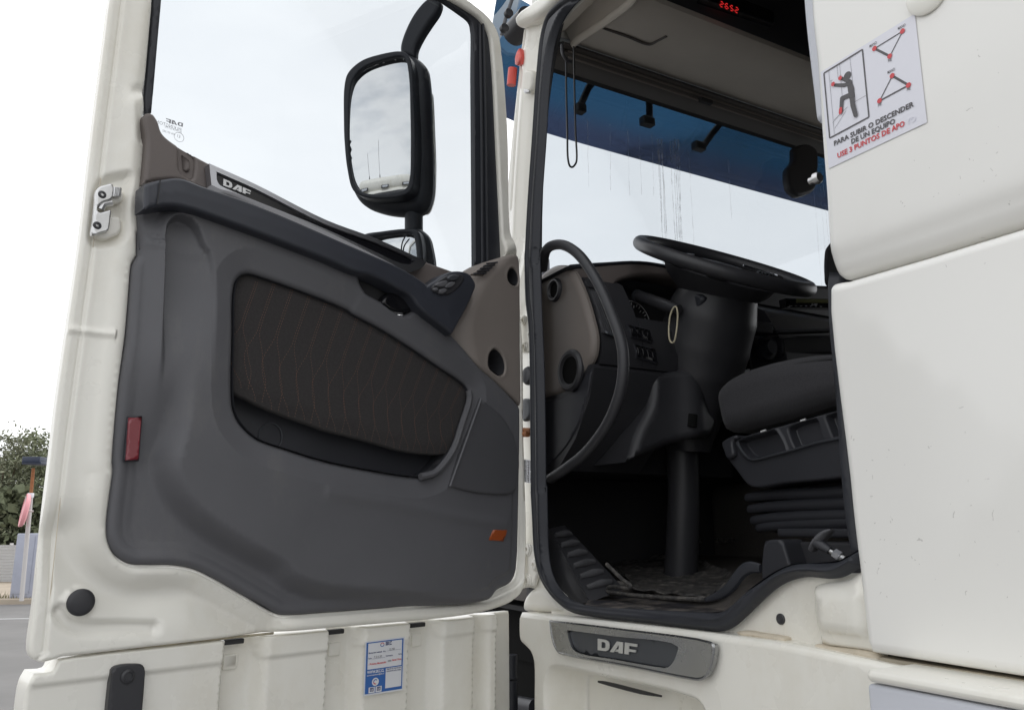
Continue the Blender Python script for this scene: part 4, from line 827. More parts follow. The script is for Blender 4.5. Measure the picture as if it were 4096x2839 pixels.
# ---------------------------------------------------------------- door seal
so_ = T(PS(0), ('C', (520, -160, 1), (430, -60), (335, 10), (272, 85), (238, 190), (214, 400), (190, 750), (166, 1100), (150, 1400)), ('H', (16, 150), (22, 380), (36, 500), (43, 700), (46, 1000), (49, 1300)), ('G', (212, 60), (222, 250), (238, 500), (270, 640), (330, 745), (430, 832), (600, 872), (900, 905), (1200, 942), (1370, 957), (1440, 932), (1520, 868), (1650, 742), (1720, 685), (1800, 645), (1900, 625), (2050, 635), (2120, 622), (2230, 560, 1)))
si_ = T(PS(0), ('G', (2230, 440, 1), (2150, 490), (2080, 522), (1950, 537), (1800, 545), (1700, 585), (1600, 650), (1500, 730), (1430, 800), (1370, 838), (1200, 838), (900, 822), (560, 800), (450, 765), (390, 715), (330, 610), (305, 480), (297, 250), (292, 60)), ('H', (108, 1300), (104, 1000), (98, 700), (90, 500), (82, 300), (76, 120)), ('C', (214, 1400), (226, 1100), (250, 750), (274, 400), (302, 220), (345, 110), (420, 10), (510, -80), (600, -160, 1)))
seal = curve(so_ + si_, 5); so_l = curve(so_, 5, False)
def h_seal(V):
    d = sdloop(V, seal); do = dline(V, so_l)
    return .014 * ss(d, 0, .013) - .011 * gs(do - .026, .0055) * ss(V[:, 1], 1.50, 1.60) - .006 * gs(do - .014, .004) * (1 - ss(V[:, 1], 1.50, 1.60))
mb = MB(); mb.relief(PS(-.006), seal, [], h_seal, .0055, .003, .005, ds=.007, closeback=False, lines=[(so_l, [s_ * q for s_ in (1, -1) for q in (.006, .010, .014, .018, .022, .026, .030, .034, .038)], False)]); part('door_seal', mb, M['rubber'])
# seal and grey trim along the rear edge of the opening
mb = MB(); q = curve(T(PS(0.01), ('D', (285, -200, 1), (290, 0), (305, 180), (322, 330), (345, 520), (360, 640), (372, 660, 1), (420, 660, 1), (400, 0), (390, -200, 1))), 4); mb.relief(PS(.005), q, [], None, .015, .008, .02); part('pillar_trim', mb, M['skirt'])
mb = MB(); q = curve(T(PS(.02), ('K', (980, -340, 1), (990, 0), (1008, 200), (1040, 560), (1062, 900), (1085, 1150), (1110, 1340), (1135, 1470, 1), (1230, 1470, 1), (1150, 800), (1080, -340, 1))), 4); mb.relief(PS(.01), q, [], None, .015, .012, .03); part('door_seal', mb, M['rubber'])
mb = MB(); mb.lathe(PS(.03).w(*PS(.03).at(*src('D', (372, 942)))), -R, [(0, 0), (.008, 0), (.010, .003), (.010, .009), (.006, .011), (.006, .02), (0, .02)], 20); part('coat_hook', mb, M['steel'])
mb = MB(); q = curve(T(PF(-.1), ('H', (1492, 110), (1483, 160), (1483, 240), (1490, 290), (1560, 320), (1560, 60))), 4); mb.relief(PF(-.1), q, [], None, .02, .012, .012); part('seat_backrest', mb, M['seatfab'])

# ---------------------------------------------------------------- big white side panels behind the opening
zg = PS(0).at(*src('D', (470, 1482)))[1]
up = curve(T(PS(-.015), ('D', (312, -600, 1), (310, -80), (318, 100), (345, 350), (366, 650), (382, 850), (398, 1050), (408, 1220), (420, 1370), (432, 1440), (455, 1474), (500, 1472))) + [(2.3, zg + .004, 1), (2.3, 3.85, 1)], 5)
up_edge = [(1.0, zg), (2.3, zg)]
def h_up(V): return .010 * ss(V[:, 1], zg, zg + .05) + .010 * ss(sdloop(V, up), 0, .25) + .003 * np.sin(V[:, 0] * 4) * np.sin(V[:, 1] * 5 + 1)
mb = MB(); mb.relief(PS(-.012), up, [], h_up, .025, .022, .05, ds=.009); sp = part('side_panel', mb, M['panelpaint'], 'upper white side panel with the safety sticker')
zb = PS(-.02).at(*src('L', (480, 1215)))[1]; zt2 = PS(-.02).at(*src('D', (480, 1498)))[1]
lo = curve([(2.3, zb - .002, 1)] + [] + [(2.3, zt2, 1)] + T(PS(-.02), ('D', (520, 1490), (470, 1497), (432, 1510), (414, 1545)), ('L', (316, 0), (345, 300), (385, 640), (452, 1190), (462, 1207, 1), (520, 1218))), 5)
mb = MB(); mb.relief(PS(-.022), lo, [], lambda V: .012 * ss(sdloop(V, lo), 0, .3) + .002 * np.sin(V[:, 0] * 5 + 2) * np.sin(V[:, 1] * 4), .025, .016, .05, ds=.009); part('side_panel', mb, M['panelpaint'], 'lower white side panel behind the door opening')
mb = MB(); mb.box(lambda r, i, z: cab(r, i, z), (.99, .03, 1.5), (2.3, .05, 3.85)); part('wall_core', mb, M['dirtypaint'])
mb = MB(); mb.lathe(PS(-.032).w(*PS(-.03).at(*src('D', (950, -30)))), -I, [(.030, 0), (.030, .003), (.026, .006), (.0, .007)], 40); part('panel_cap', mb, M['paint'], None, sp)

# safety sticker on the upper panel
Pq = PS(-.0345 + 0); sq4 = T(Pq, ('D', (419, 898), (942, 652), (877, 74), (376, 385))); sf = quadmap(sq4)
inv = {}
def uv(x, y):
    s, t = .5, .5
    tgt = np.array(Pq.at(*src('D', (x, y))))
    for _ in range(20):
        f0 = np.array(sf(s, t)); e = tgt - f0; J = np.stack([(np.array(sf(s + 1e-3, t)) - f0) / 1e-3, (np.array(sf(s, t + 1e-3)) - f0) / 1e-3], 1); d = np.linalg.solve(J, e); s += d[0]; t += d[1]
    return s, t
STL = MB(); Dp = lambda x, y, h: Pq.w(*Pq.at(*src('D', (x, y))), h)
mb = STL
gn = 28
def stack_h(): return 0
mb.add([Pq.w(*sf(a / gn, b / gn), 0) for b in range(gn + 1) for a in range(gn + 1)], [(b * (gn + 1) + a, b * (gn + 1) + a + 1, (b + 1) * (gn + 1) + a + 1, (b + 1) * (gn + 1) + a) for a in range(gn) for b in range(gn)], 0)
def stroke(p, q, w_, m, h):
    p = np.array(Pq.at(*src('D', p))); q = np.array(Pq.at(*src('D', q))); d = q - p; l = np.hypot(*d); nn_ = np.array([-d[1], d[0]]) / l * w_ / 2 * .5
    mb.add([Pq.w(*c, h) for c in (p - nn_, q - nn_, q + nn_, p + nn_)], [(0, 1, 2, 3)], m)
def disc(p, r_, m, h, n=20):
    r_ = r_ * .40
    c = Pq.at(*src('D', p)); mb.add([Pq.w(c[0] + r_ * math.cos(t), c[1] + r_ * math.sin(t), h) for t in np.linspace(0, 6.2832, n + 1)[:-1]], [tuple(range(n))], m)
def limb(pts, rr, m, h):
    for (a, b), (r0, r1) in zip(zip(pts, pts[1:]), zip(rr, rr[1:])):
        r0 *= .40; r1 *= .40
        p = np.array(Pq.at(*src('D', a))); q = np.array(Pq.at(*src('D', b))); d = q - p; l = np.hypot(*d); nn_ = np.array([-d[1], d[0]]) / l
        mb.add([Pq.w(*c, h) for c in (p - nn_ * r0, q - nn_ * r1, q + nn_ * r1, p + nn_ * r0)], [(0, 1, 2, 3)], m); h += .00003
    for a, r0 in zip(pts, rr): disc(a, r0, m, h); h += .00003
fr4 = [(394, 391), (599, 265), (634, 624), (425, 736)]
for a, b in zip(fr4, fr4[1:] + fr4[:1]): stroke(a, b, .0045, 1, .0006)
for a, b in (((420, 378), (450, 716)), ((464, 352), (470, 420)), ((478, 345), (492, 520)), ((533, 313), (548, 455)), ((620, 508), (555, 545)), ((448, 640), (520, 570)), ((452, 684), (512, 590)), ((440, 655), (500, 585)), ((428, 432), (440, 428)), ((432, 432), (436, 462)), ((476, 405), (486, 402))): stroke(a, b, .0012, 2, .0005)
for a, b, w_ in (((664, 260), (813, 168), .0032), ((664, 260), (745, 301), .0065), ((745, 301), (813, 168), .0028), ((758, 405), (845, 455), .0065), ((758, 405), (691, 538), .0030), ((691, 538), (845, 455), .0045)): stroke(a, b, w_, 1, .0006)
for p in ((664, 260), (813, 168), (745, 301), (758, 405), (845, 455), (691, 538)): disc(p, .0095, 3, .0010)
disc((520, 405), .0165, 1, .0007)
limb([(530, 440), (540, 480), (545, 520)], [.011, .0135, .0115], 1, .0007)
limb([(535, 440), (505, 455), (455, 455)], [.0085, .0075, .006], 1, .0009)
limb([(522, 432), (490, 420)], [.007, .006], 1, .0012)
limb([(540, 505), (492, 525), (487, 595)], [.0095, .0085, .0075], 1, .0014)
limb([(545, 510), (550, 560), (566, 615)], [.0105, .0095, .0085], 1, .0017)
disc((446, 450), .0085, 3, .0021); disc((484, 418), .0085, 3, .0021); limb([(487, 583), (486, 600)], [.0075, .0075], 3, .0021)
def ptxt(s, p0, p1, hgt, m, bold=.03):
    """lettering along the line p0-p1 given where it stands on the panel"""
    a = np.array(Pq.at(*src('D', p0))); b = np.array(Pq.at(*src('D', p1))); d = b - a; l = np.hypot(*d); d /= l; n_ = np.array([-d[1], d[0]])
    c = bpy.data.curves.new('t', 'FONT'); c.body = s; c.size = 1; c.offset = bold; c.resolution_u = 2
    o = bpy.data.objects.new('t', c); COL.objects.link(o); bpy.context.view_layer.update(); me = o.to_mesh()
    xs = [q.co.x for q in me.vertices]; lo_x, hi_x = min(xs), max(xs)
    mb.add([Pq.w(*(a + d * ((q.co.x - lo_x) / (hi_x - lo_x) * l) + np.array([0, 1.0]) * q.co.y * hgt * .36), .0010) for q in me.vertices], [tuple(p.vertices) for p in me.polygons], m)
    o.to_mesh_clear(); bpy.data.objects.remove(o); bpy.data.curves.remove(c)
ptxt('PARA SUBIR O DESCENDER', (450, 778), (875, 566), .030, 1); ptxt('DE UN EQUIPO', (542, 768), (775, 656), .030, 1)
ptxt('USE 3 PUNTOS DE', (468, 843), (748, 708), .031, 3); ptxt('APO', (756, 703), (826, 670), .031, 3); ptxt('YO', (832, 667), (885, 642), .031, 4)
for s_, a, b in (('MANO', (790, 162), (830, 140)), ('MANO', (639, 256), (677, 234)), ('PIE', (738, 333), (756, 324)), ('MANO', (735, 396), (773, 375)), ('PIE', (838, 487), (856, 478)), ('PIE', (684, 569), (702, 560))): ptxt(s_, a, b, .017, 1, .01)
_V = []
for q in mb.v:
    d_ = Vector(q) - Pq.o; _V.append((d_.dot(Pq.u), d_.dot(Pq.v), d_.dot(Pq.n)))
_V = np.array(_V); _u = [q[:2] for q in up]; _dd = dloop(_V[:, :2], _u); _x = np.clip(.022 - _dd, 0, .022)
_off = .012 + h_up(_V[:, :2]) - (.022 - np.sqrt(np.maximum(.022 ** 2 - _x ** 2, 0)))
_P = np.array([tuple(q) for q in mb.v]); _C = np.array(tuple(cam.location)); _S = PS(0); _nn = np.array(tuple(_S.n)); _so = np.array(tuple(_S.o)); _su = np.array(tuple(_S.u)); _tg = _off + .0012 + _V[:, 2]; _D = _P - _C
for _k in range(4):
    _t = (_tg - ((_C - _so) @ _nn)) / (_D @ _nn); _Q = _C + _D * _t[:, None]; _UV = np.stack([(_Q - _so) @ _su, _Q[:, 2]], 1)
    _x = np.clip(.022 - dloop(_UV, _u), 0, .022); _tg = .012 + h_up(_UV) - (.022 - np.sqrt(np.maximum(.022 ** 2 - _x ** 2, 0))) + .0012 + _V[:, 2]
mb.v = [tuple(q) for q in _Q]
part('safety_sticker', mb, [M['vinyl'], M['ink'], M['inkthin'], M['inkred'], M['vinyl']], 'white sticker with climbing figure and triangle diagrams', sp)

# ---------------------------------------------------------------- white body below the opening
Pw = PS(.015)
low = curve(T(Pw, ('G', (335, 765, 1), (430, 828), (600, 870), (1370, 945), (1520, 850), (1650, 725), (1720, 665), (1800, 630), (1900, 610), (2230, 600, 1), (2400, 1250, 1), (1740, 1080, 1), (1400, 1020), (300, 900, 1))), 4)
mb = MB(); mb.relief(PS(.012), low, [], None, .02, .006, .01); lowb = part('sill_body', mb, M['paint'])
mb = MB(); q = curve(T(PS(-.01), ('G', (100, 842, 1), (98, 790), (120, 730), (165, 690), (215, 680), (300, 755), (345, 815), (356, 850, 1))), 5); mb.relief(PS(.004), q, [], None, .012, .02, .04); part('fender_corner', mb, M['dirtypaint'], None, lowb)
mb = MB(); q = curve(T(PS(-.01), ('G', (1893, 700, 1), (1905, 676), (1960, 660), (2100, 640), (2200, 590), (2300, 700, 1), (2300, 1110, 1), (2240, 1090), (1925, 1045, 1), (1915, 1030))), 5)
bx = q
mb.relief(PS(-.004), q, [], lambda V: .012 * ss(sdloop(V, bx), 0, .03) - .010 * gs(V[:, 1] - PS(0).at(*src('G', (2050, 990)))[1], .012), .010, .012, .04); part('rear_corner_panel', mb, M['paint'], None, lowb)
for a in ([(1440, 962), (1500, 955), (1570, 968), (1700, 988), (1738, 1000), (1735, 1026), (1600, 1005), (1480, 988)], [(1922, 1040), (2000, 1052), (2320, 1110), (2320, 1150), (2100, 1112), (1925, 1078)]):
    mb = MB(); mb.relief(PS(-.006), curve(T(PS(-.006), ('G', *a)), 4), [], None, .01, .005, .02); part('rubber_filler', mb, M['cream'], None, lowb)
mb = MB(); mb.lathe(PS(.012).w(*PS(.012).at(*src('G', (1726, 882)))), -I, [(.0085, 0), (.0085, .002), (.0065, .003), (.004, .0025), (0, .0015)], 24); part('body_plug', mb, M['black'], None, lowb)

# step panel with plate
Pst = PS(-.03)
st = curve(T(Pst, ('G', (110, 842, 1), (300, 860), (600, 892), (900, 925), (1400, 985), (1720, 1030), (2200, 1128), (2500, 1190, 1), (2500, 2400, 1), (205, 2400, 1), (200, 1442), (197, 1140), (180, 1090), (150, 1055), (118, 1020), (110, 980))), 4)
rec = curve(T(Pst, ('G', (285, 1500), (283, 1300), (300, 1215), (350, 1195), (600, 1245), (900, 1310), (1120, 1370), (1220, 1420), (1250, 1500), (1270, 1900), (300, 1900))), 5)
mb = MB(); mb.relief(Pst, st, [], lambda V: -.10 * ss(sdloop(V, rec), -.010, .020), .011, .012, .05, ds=.010, closeback=False, lines=[(rec, (-.02, -.014, -.008, -.003, .003, .008, .014, .02), True)]); step = part('step_panel', mb, M['paint'])
mb = MB(); q = curve(T(PS(0.045), ('G', (595, 1260, 1), (640, 1264), (860, 1318), (985, 1350, 1), (985, 1362, 1), (860, 1344), (640, 1286), (595, 1272, 1))), 3); mb.relief(PS(0.045), q, [], None, .01, .002, .004); part('step_lip', mb, M['black'], None, step)
Ppl = PS(-.046)
pl_o = curve(T(Ppl, ('G', (305, 897, 1), (700, 945), (1285, 1030), (1306, 1045), (1306, 1090), (1290, 1170), (1262, 1230), (1225, 1250), (1150, 1242), (800, 1172), (400, 1098), (355, 1080), (325, 1020))), 5)
pl_i = curve(T(Ppl, ('G', (412, 950, 1), (700, 988), (1092, 1052), (1085, 1095), (1060, 1150), (1025, 1180), (980, 1178), (700, 1130), (470, 1085), (440, 1055), (420, 1000))), 5)
mb = MB(); mb.relief(Ppl, pl_o, [pl_i], None, .02, 0, .012, ds=.008, closeback=False); mb.tube([Ppl.w(u, v, -.0015) for u, v in pl_o], .0030, 8, True); pt = part('sill_plate', mb, M['plate'], 'metal plate with raised letters on the step panel')
mb = MB(); mb.relief(PS(-.040), pl_i, [], None, .02, .002, .01); part('plate_inset', mb, M['plated'], None, pt)
mb = MB(); badge(mb, PS(-.043), T(PS(-.043), ('G', (602, 1072), (840, 1106), (845, 1036), (602, 1002)))); part('plate_letters', mb, M['lettersteel'], None, pt)
# skirt at the far right
Psk = PS(-.07)
z1 = PS(-.06).at(*src('L', (470, 1290)))[1]; r1, z2 = PS(-.10).at(*src('L', (440, 1404)))
prof = [(.06, z1 + .003), (-.045, z1), (-.062, z1 - .004), (-.085, z1 - .025), (-.097, z2 + .006), (-.097, z2), (.06, z2)]
mb = MB(); mb.box(lambda r, i, z: cab(r, i, z), (r1, -.099, z2), (2.4, .045, z1 + .002), .022); sk2 = part('skirt_ledge', mb, M['paint'])
mb = MB(); mb.box(lambda r, i, z: cab(r, i, z), (r1 - .002, -.095, .5), (2.4, .05, z2 - .002), .006); part('skirt_face', mb, M['skirt'], None, sk2)
mb = MB(); mb.box(lambda r, i, z: cab(r, i, z), (.97, -.01, z1 - .01), (2.4, .025, zb - .004)); part('sill_gap', mb, M['gap'], None, sk2)  # strip coloured brown to carry the shade under the panel's rolled edge
# dark wheel arch with lower hinge
mb = MB(); mb.box(lambda r, i, z: cab(r, i, z), (-.6, .14, .6), (.4, .2, 1.47)); arch = part('wheel_arch', mb, M['arch'])
for y0, y1 in ((1310, 1430), (1440, 1600)):
    a, b = [PS(.0).w(*PS(.0).at(*src('F', (1473, y)))) for y in (y0, y1)]; mb = MB(); mb.tube([a, b], .017, 14); part('lower_hinge', mb, M['rubber'], None, arch)
mb = MB(); mb.box(lambda r, i, z: cab(r, i, z), (-.08, .07, 1.25), (-.03, .12, 1.40), .01); part('arch_bracket', mb, M['dirtypaint'], None, arch)
mb = MB(); a = PS(.1).w(*PS(.1).at(*src('F', (1500, 1560)))); b = PS(.1).w(*PS(.1).at(*src('F', (1600, 1580)))); mb.tube([a, b], .02, 10); part('arch_pipe', mb, M['trimdark'], None, arch)
for side in (.25, 2.1):
    mb = MB(); c = cab(.05, side - .14, .52); mb.lathe(c, I, [(.30, 0), (.47, .01), (.52, .05), (.52, .25), (.47, .29), (.30, .3)], 40); wh = part('wheel', mb, M['tyre'])
    mb = MB(); mb.lathe(c, I, [(0, .05), (.12, .02), (.14, .06), (.29, .05), (.30, .0), (.30, .3), (0, .28)], 32); part('rim', mb, M['steel'], None, wh)
mb = MB(); c = cab(2.4, .11, .52); mb.lathe(c, I, [(.30, 0), (.47, .01), (.52, .05), (.52, .25), (.47, .29), (.30, .3)], 32); part('wheel', mb, M['tyre'])

# ---------------------------------------------------------------- cab shell
f = lambda r, i, z: cab(r, i, z)
mb = MB()
mbf = MB(); mbf.box(f, (-.50, .13, 1.30), (2.34, 2.41, 1.439)); mb.box(f, (2.3, .05, 1.44), (2.35, 2.42, 3.85)); mb.box(f, (-.45, .32, 3.80), (2.35, 2.42, 3.86)); mb.box(f, (.0, .05, 3.80), (2.35, .319, 3.86))
mb.box(f, (-.52, .30, 1.44), (-.47, 2.42, 2.28)); mb.box(f, (-.47, .30, 3.36), (-.42, 2.42, 3.80))
mb.box(f, (-.47, 2.37, 1.44), (2.3, 2.42, 2.25)); mb.box(f, (-.47, 2.37, 3.1), (2.3, 2.42, 3.80)); mb.box(f, (.55, 2.37, 2.25), (2.3, 2.42, 3.1)); mb.box(f, (-.47, 2.37, 2.25), (-.3, 2.42, 3.1))
shell = part('cab_shell', mb, M['paint'])
part('cab_underside', mbf, M['arch'], None, shell)
mb = MB(); mb.box(f, (-.46, .06, 1.44), (2.29, 2.36, 1.452)); mb.box(f, (2.27, .06, 1.46), (2.29, 2.36, 3.79)); mb.box(f, (-.46, .30, 1.46), (-.45, 2.36, 2.26)); mb.add([cab(-.455, .30, 1.45), cab(-.10, .075, 1.45), cab(-.10, .075, 2.32), cab(-.455, .30, 2.32)], [(0, 1, 2, 3)]); mb.add([cab(-.455, .315, 3.25), cab(-.06, .075, 3.25), cab(.0, .075, 3.78), cab(-.40, .33, 3.78)], [(0, 1, 2, 3)]); mb.box(f, (-.41, .33, 3.77), (2.26, 2.36, 3.79)); mb.box(f, (-.44, 2.35, 1.46), (2.26, 2.36, 2.24)); mb.box(f, (.56, 2.35, 2.26), (2.26, 2.36, 3.76)); mb.box(f, (1.0, .055, 1.5), (2.26, .062, 3.76))
part('cab_lining', mb, M['deep'], None, shell)
mb = MB(); mb.box(f, (-.455, .29, 2.27), (-.45, 2.38, 3.37)); ws = part('windscreen', mb, M['wglass'])
# wall above the opening and front corner post of the windscreen
mb = MB(); mb.box(f, (.04, .02, 3.3), (1.1, .06, 3.85)); part('side_header', mb, M['paint'], None, shell)
mb = MB(); q = curve([(-.09, 1.45, 1), (-.03, 1.45, 1), (-.02, 2.0), (.0, 2.6), (.05, 2.85), (.12, 3.0), (.25, 3.2, 1), (.25, 3.4, 1), (.02, 3.4, 1), (-.05, 2.9), (-.08, 2.4)], 4); mb.relief(PS(.045), q, [], None, .05, .01, .012); part('pillar_lining', mb, M['black'], None, shell)
# dried water streaks on the windscreen
def streak(i0, z0, z1, w0, seed):
    rr_ = random.Random(seed); z = z0; x = i0; vv = []; ff = []
    ws_ = w0
    while z > z1: 
        vv += [cab(-.447, x - ws_ / 2, z), cab(-.447, x + ws_ / 2, z)]; z -= .02; x += rr_.uniform(-.0012, .0012); ws_ = max(.0008, w0 * rr_.uniform(.5, 1.2))
    for k in range(len(vv) // 2 - 1): ff.append((2*k, 2*k+1, 2*k+3, 2*k+2))
    return vv, ff
mb = MB()
Pws = PF(-.447)
sx_ = [(x, Pws.at(*src('C', (x, 740)))) for x in (837, 845, 856, 862, 905, 918, 930, 942, 950)] + [(1215, Pws.at(*src('C', (1215, 850)))), (738, Pws.at(*src('C', (738, 690)))), (465, Pws.at(*src('C', (465, 640)))), (585, Pws.at(*src('C', (585, 660)))), (680, Pws.at(*src('C', (680, 690)))), (808, Pws.at(*src('C', (808, 700)))), (1000, Pws.at(*src('C', (1000, 800)))), (1700, Pws.at(*src('C', (1700, 950)))), (1716, Pws.at(*src('C', (1716, 950)))), (1665, Pws.at(*src('C', (1665, 950))))]
for k, (x, (i_, z_)) in enumerate(sx_):
    big = k < 9; vv, ff = streak(i_, z_, z_ - (.62 if big else .28 if k < 15 else .6), .0045 if big else .0018, k); mb.add(vv, ff)
mt = bpy.data.materials.new('dried_streaks'); mt.use_nodes = True; t = mt.node_tree; b = t.nodes['Principled BSDF']; b.inputs['Base Color'].default_value = (.85, .85, .83, 1); b.inputs['Roughness'].default_value = .8; b.inputs['Alpha'].default_value = .32
tcn = N(t, 'ShaderNodeTexCoord'); nz = N(t, 'ShaderNodeTexNoise', inp={'Scale': 25.0, 'Detail': 4.0}); mrn = N(t, 'ShaderNodeMapRange', inp={'From Min': .35, 'From Max': .65, 'To Min': .08, 'To Max': .5}); t.links.new(tcn.outputs['Object'], nz.inputs[0]); t.links.new(nz.outputs[0], mrn.inputs[0]); t.links.new(mrn.outputs[0], b.inputs['Alpha'])
o = part('water_streaks', mb, mt, None, ws); o['kind'] = 'stuff'
# outer blue sun visor: curved sheet
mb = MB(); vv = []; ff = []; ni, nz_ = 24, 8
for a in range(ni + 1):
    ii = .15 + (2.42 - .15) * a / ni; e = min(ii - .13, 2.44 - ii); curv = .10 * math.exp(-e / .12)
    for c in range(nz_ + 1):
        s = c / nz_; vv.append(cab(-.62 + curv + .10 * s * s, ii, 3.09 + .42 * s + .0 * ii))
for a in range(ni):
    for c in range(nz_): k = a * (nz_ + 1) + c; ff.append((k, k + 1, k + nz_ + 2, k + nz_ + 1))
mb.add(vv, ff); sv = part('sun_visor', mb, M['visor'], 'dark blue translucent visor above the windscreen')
for arm_, blk, mt_ in (([(520, 400), (470, 470), (425, 570)], (428, 578, 28), 'black'), ([(790, 500), (795, 570), (795, 640)], (785, 647, 40), 'black'), ([(1190, 640), (1130, 710), (1085, 775)], (1060, 778, 38), 'black')):
    pl = PF(-.52); mb = MB(); mb.tube([pl.w(*p[:2]) for p in T(pl, ('C', *arm_))], .014, 8, flat=.5)
    c = pl.at(*src('C', blk[:2])); mb.box(lambda x, y, z: pl.w(c[0] + x, c[1] + y, z), (-blk[2] / 1400, -.018, -.02), (blk[2] / 1400, .018, .015), .006); part('visor_bracket', mb, M['black'], None, sv)
mb = MB(); q = curve(T(PF(-.36), ('C', (1575, 780), (1570, 850), (1537, 895), (1535, 960), (1550, 1010), (1590, 1040), (1630, 1035), (1675, 1012), (1688, 980), (1686, 780))), 4); mb.relief(PF(-.36), q, [], None, .02, .014, .03); part('sensor_box', mb, M['black'], 'black sensor housing at the top of the windscreen')
mb = MB(); c = T(PS(0.0), ('C', (68, 365), (60, 455))); mb.tube([PS(-.0).w(*p[:2]) for p in c], .013, 12); part('marker_tube', mb, M['redtape'], None, sv)
mb = MB(); q = T(PS(-.0), ('C', (85, 345), (118, 342), (120, 268), (105, 262), (88, 310))); mb.relief(PS(-.006), curve(q, 2), [], None, .02, .003, .01); part('marker_clip', mb, M['redtape'], None, sv)

# ---------------------------------------------------------------- overhead shelf
prof = [(-.41, 3.40), (-.36, 3.305), (-.30, 3.285), (-.1, 3.245), (0.0, 3.238), (.02, 3.25), (.03, 3.28), (.06, 3.75), (-.41, 3.75)]
mb = MB(); mb.extr(prof[:6] + [(.02, 3.30), (-.41, 3.45)], lambda r, z, t: cab(r, t, z), .395, 2.33, nseg=1); shf = part('overhead_shelf', mb, M['liner'], 'grey beige overhead shelf above the windscreen')
mb = MB(); mb.extr([(.021, 3.268), (.045, 3.30), (.09, 3.76), (-.35, 3.76), (-.35, 3.46), (.0, 3.305)], lambda r, z, t: cab(r, t, z), .40, 2.33); part('shelf_bins', mb, M['black'], None, shf)
rl = PZ(3.24)
mb = MB(); e = [cab(-.37, .40, 3.30), cab(-.3, .385, 3.28), cab(-.1, .38, 3.243), cab(.03, .375, 3.235), cab(.09, .37, 3.30), cab(.14, .365, 3.5)]; mb.tube(curve3(e), .014, 10, flat=.8); part('shelf_edge', mb, M['lineredge'], None, shf)
mb = MB(); mb.box(lambda a, b, c: cab(a, b, c), (-.33, .30, 3.31), (.12, .345, 3.36), .01); mb2 = mb
part('end_strip', mb, M['lineredge'], None, shf)
q = curve(T(PZ(3.243), ('C', (548, 148, 1), (800, 238), (860, 205), (900, 190))), 4, False)
zf = lambda r: float(np.interp(r, [-.36, -.30, -.1, 0], [3.305, 3.285, 3.245, 3.238]))
mb = MB(); cur = []
for a, b in ((548, 148), (680, 195), (795, 236), (840, 215), (885, 192)):
    u, v = None, None
    for rr_ in np.linspace(-.36, .0, 60):
        i_, z_ = PF(rr_).at(*src('C', (a, b)))
        if z_ <= zf(rr_) : u = (rr_, i_, z_); break
    if u: cur.append(cab(u[0], u[1], u[2] - .001))
if len(cur) > 2: mb.tube(curve3(cur), .005, 6); part('lid_groove', mb, M['rail'], None, shf)
mb = MB()
mb.extr([(-.42, 3.33), (-.36, 3.30), (-.35, 3.285), (-.36, 3.275), (-.42, 3.28)], lambda r, z, t: cab(r, t, z), .36, 2.33); rail = part('header_rail', mb, M['rail'])
mb = MB(); mb.extr([(-.43, 3.285), (-.37, 3.28), (-.36, 3.262), (-.37, 3.250), (-.385, 3.240), (-.43, 3.235)], lambda r, z, t: cab(r, t, z), .31, 2.33); part('blind_housing', mb, M['rail'], None, rail)
mb = MB(); mb.extr([(-.44, 3.30), (-.43, 3.27), (-.43, 3.235), (-.44, 3.225)], lambda r, z, t: cab(r, t, z), .30, 2.36); part('screen_frit', mb, M['deep'], None, rail)
for k in range(2):
    z = (3.268, 3.245)[k]; mb = MB(); mb.tube([cab(-.36, .38, z), cab(-.36, 2.3, z)], .004, 6); part('rail_bead', mb, M['brown'], None, rail)
mb = MB(); mb.box(lambda a, b, c: cab(a, b, c), (-.36, .97, 3.235), (-.34, 1.03, 3.252), .004); part('blind_catch', mb, M['deep'], None, rail)
# radio with red display in the shelf
pr_ = PF(.066); mb = MB(); q = curve([(p[0], p[1], 1) for p in T(pr_, ('C', (1080, -90), (1460, 60), (1460, 130), (1080, -10)))], 1); mb.relief(pr_, q, [], None, .03, .004, .04); rad_ = part('cab_radio', mb, M['blackgloss'], 'radio with red digits in the overhead shelf')
pr2 = PF(.0675); mb = MB(); dq = quadmap(T(pr2, ('C', (1160, 38), (1275, 82), (1278, 45), (1162, 0))))
seg7 = {'8': 'abcdefg', '5': 'afgcd', '2': 'abged', '0': 'abcdef', '6': 'afgedc'}
SEG = {'a': (0, 1, 1, 1), 'b': (1, 1, 1, .5), 'c': (1, .5, 1, 0), 'd': (0, 0, 1, 0), 'e': (0, 0, 0, .5), 'f': (0, .5, 0, 1), 'g': (0, .5, 1, .5)}
for n_, ch in enumerate('2652'):
    for sgm in seg7[ch]:
        x0, y0, x1, y1 = SEG[sgm]; a = Vector(dq(.08 + n_ * .23 + x0 * .13, .15 + y0 * .7)); b = Vector(dq(.08 + n_ * .23 + x1 * .13, .15 + y1 * .7)); d = (b - a).normalized(); nn_ = Vector((-d.y, d.x)) * .0022
        a, b = a + d * .002, b - d * .002; mb.add([pr2.w(*p, .001) for p in (a - nn_, b - nn_, b + nn_, a + nn_)], [(0, 1, 2, 3)])
part('red_digits', mb, emis('red_led', (.9, .03, .03), .55), None, rad_)
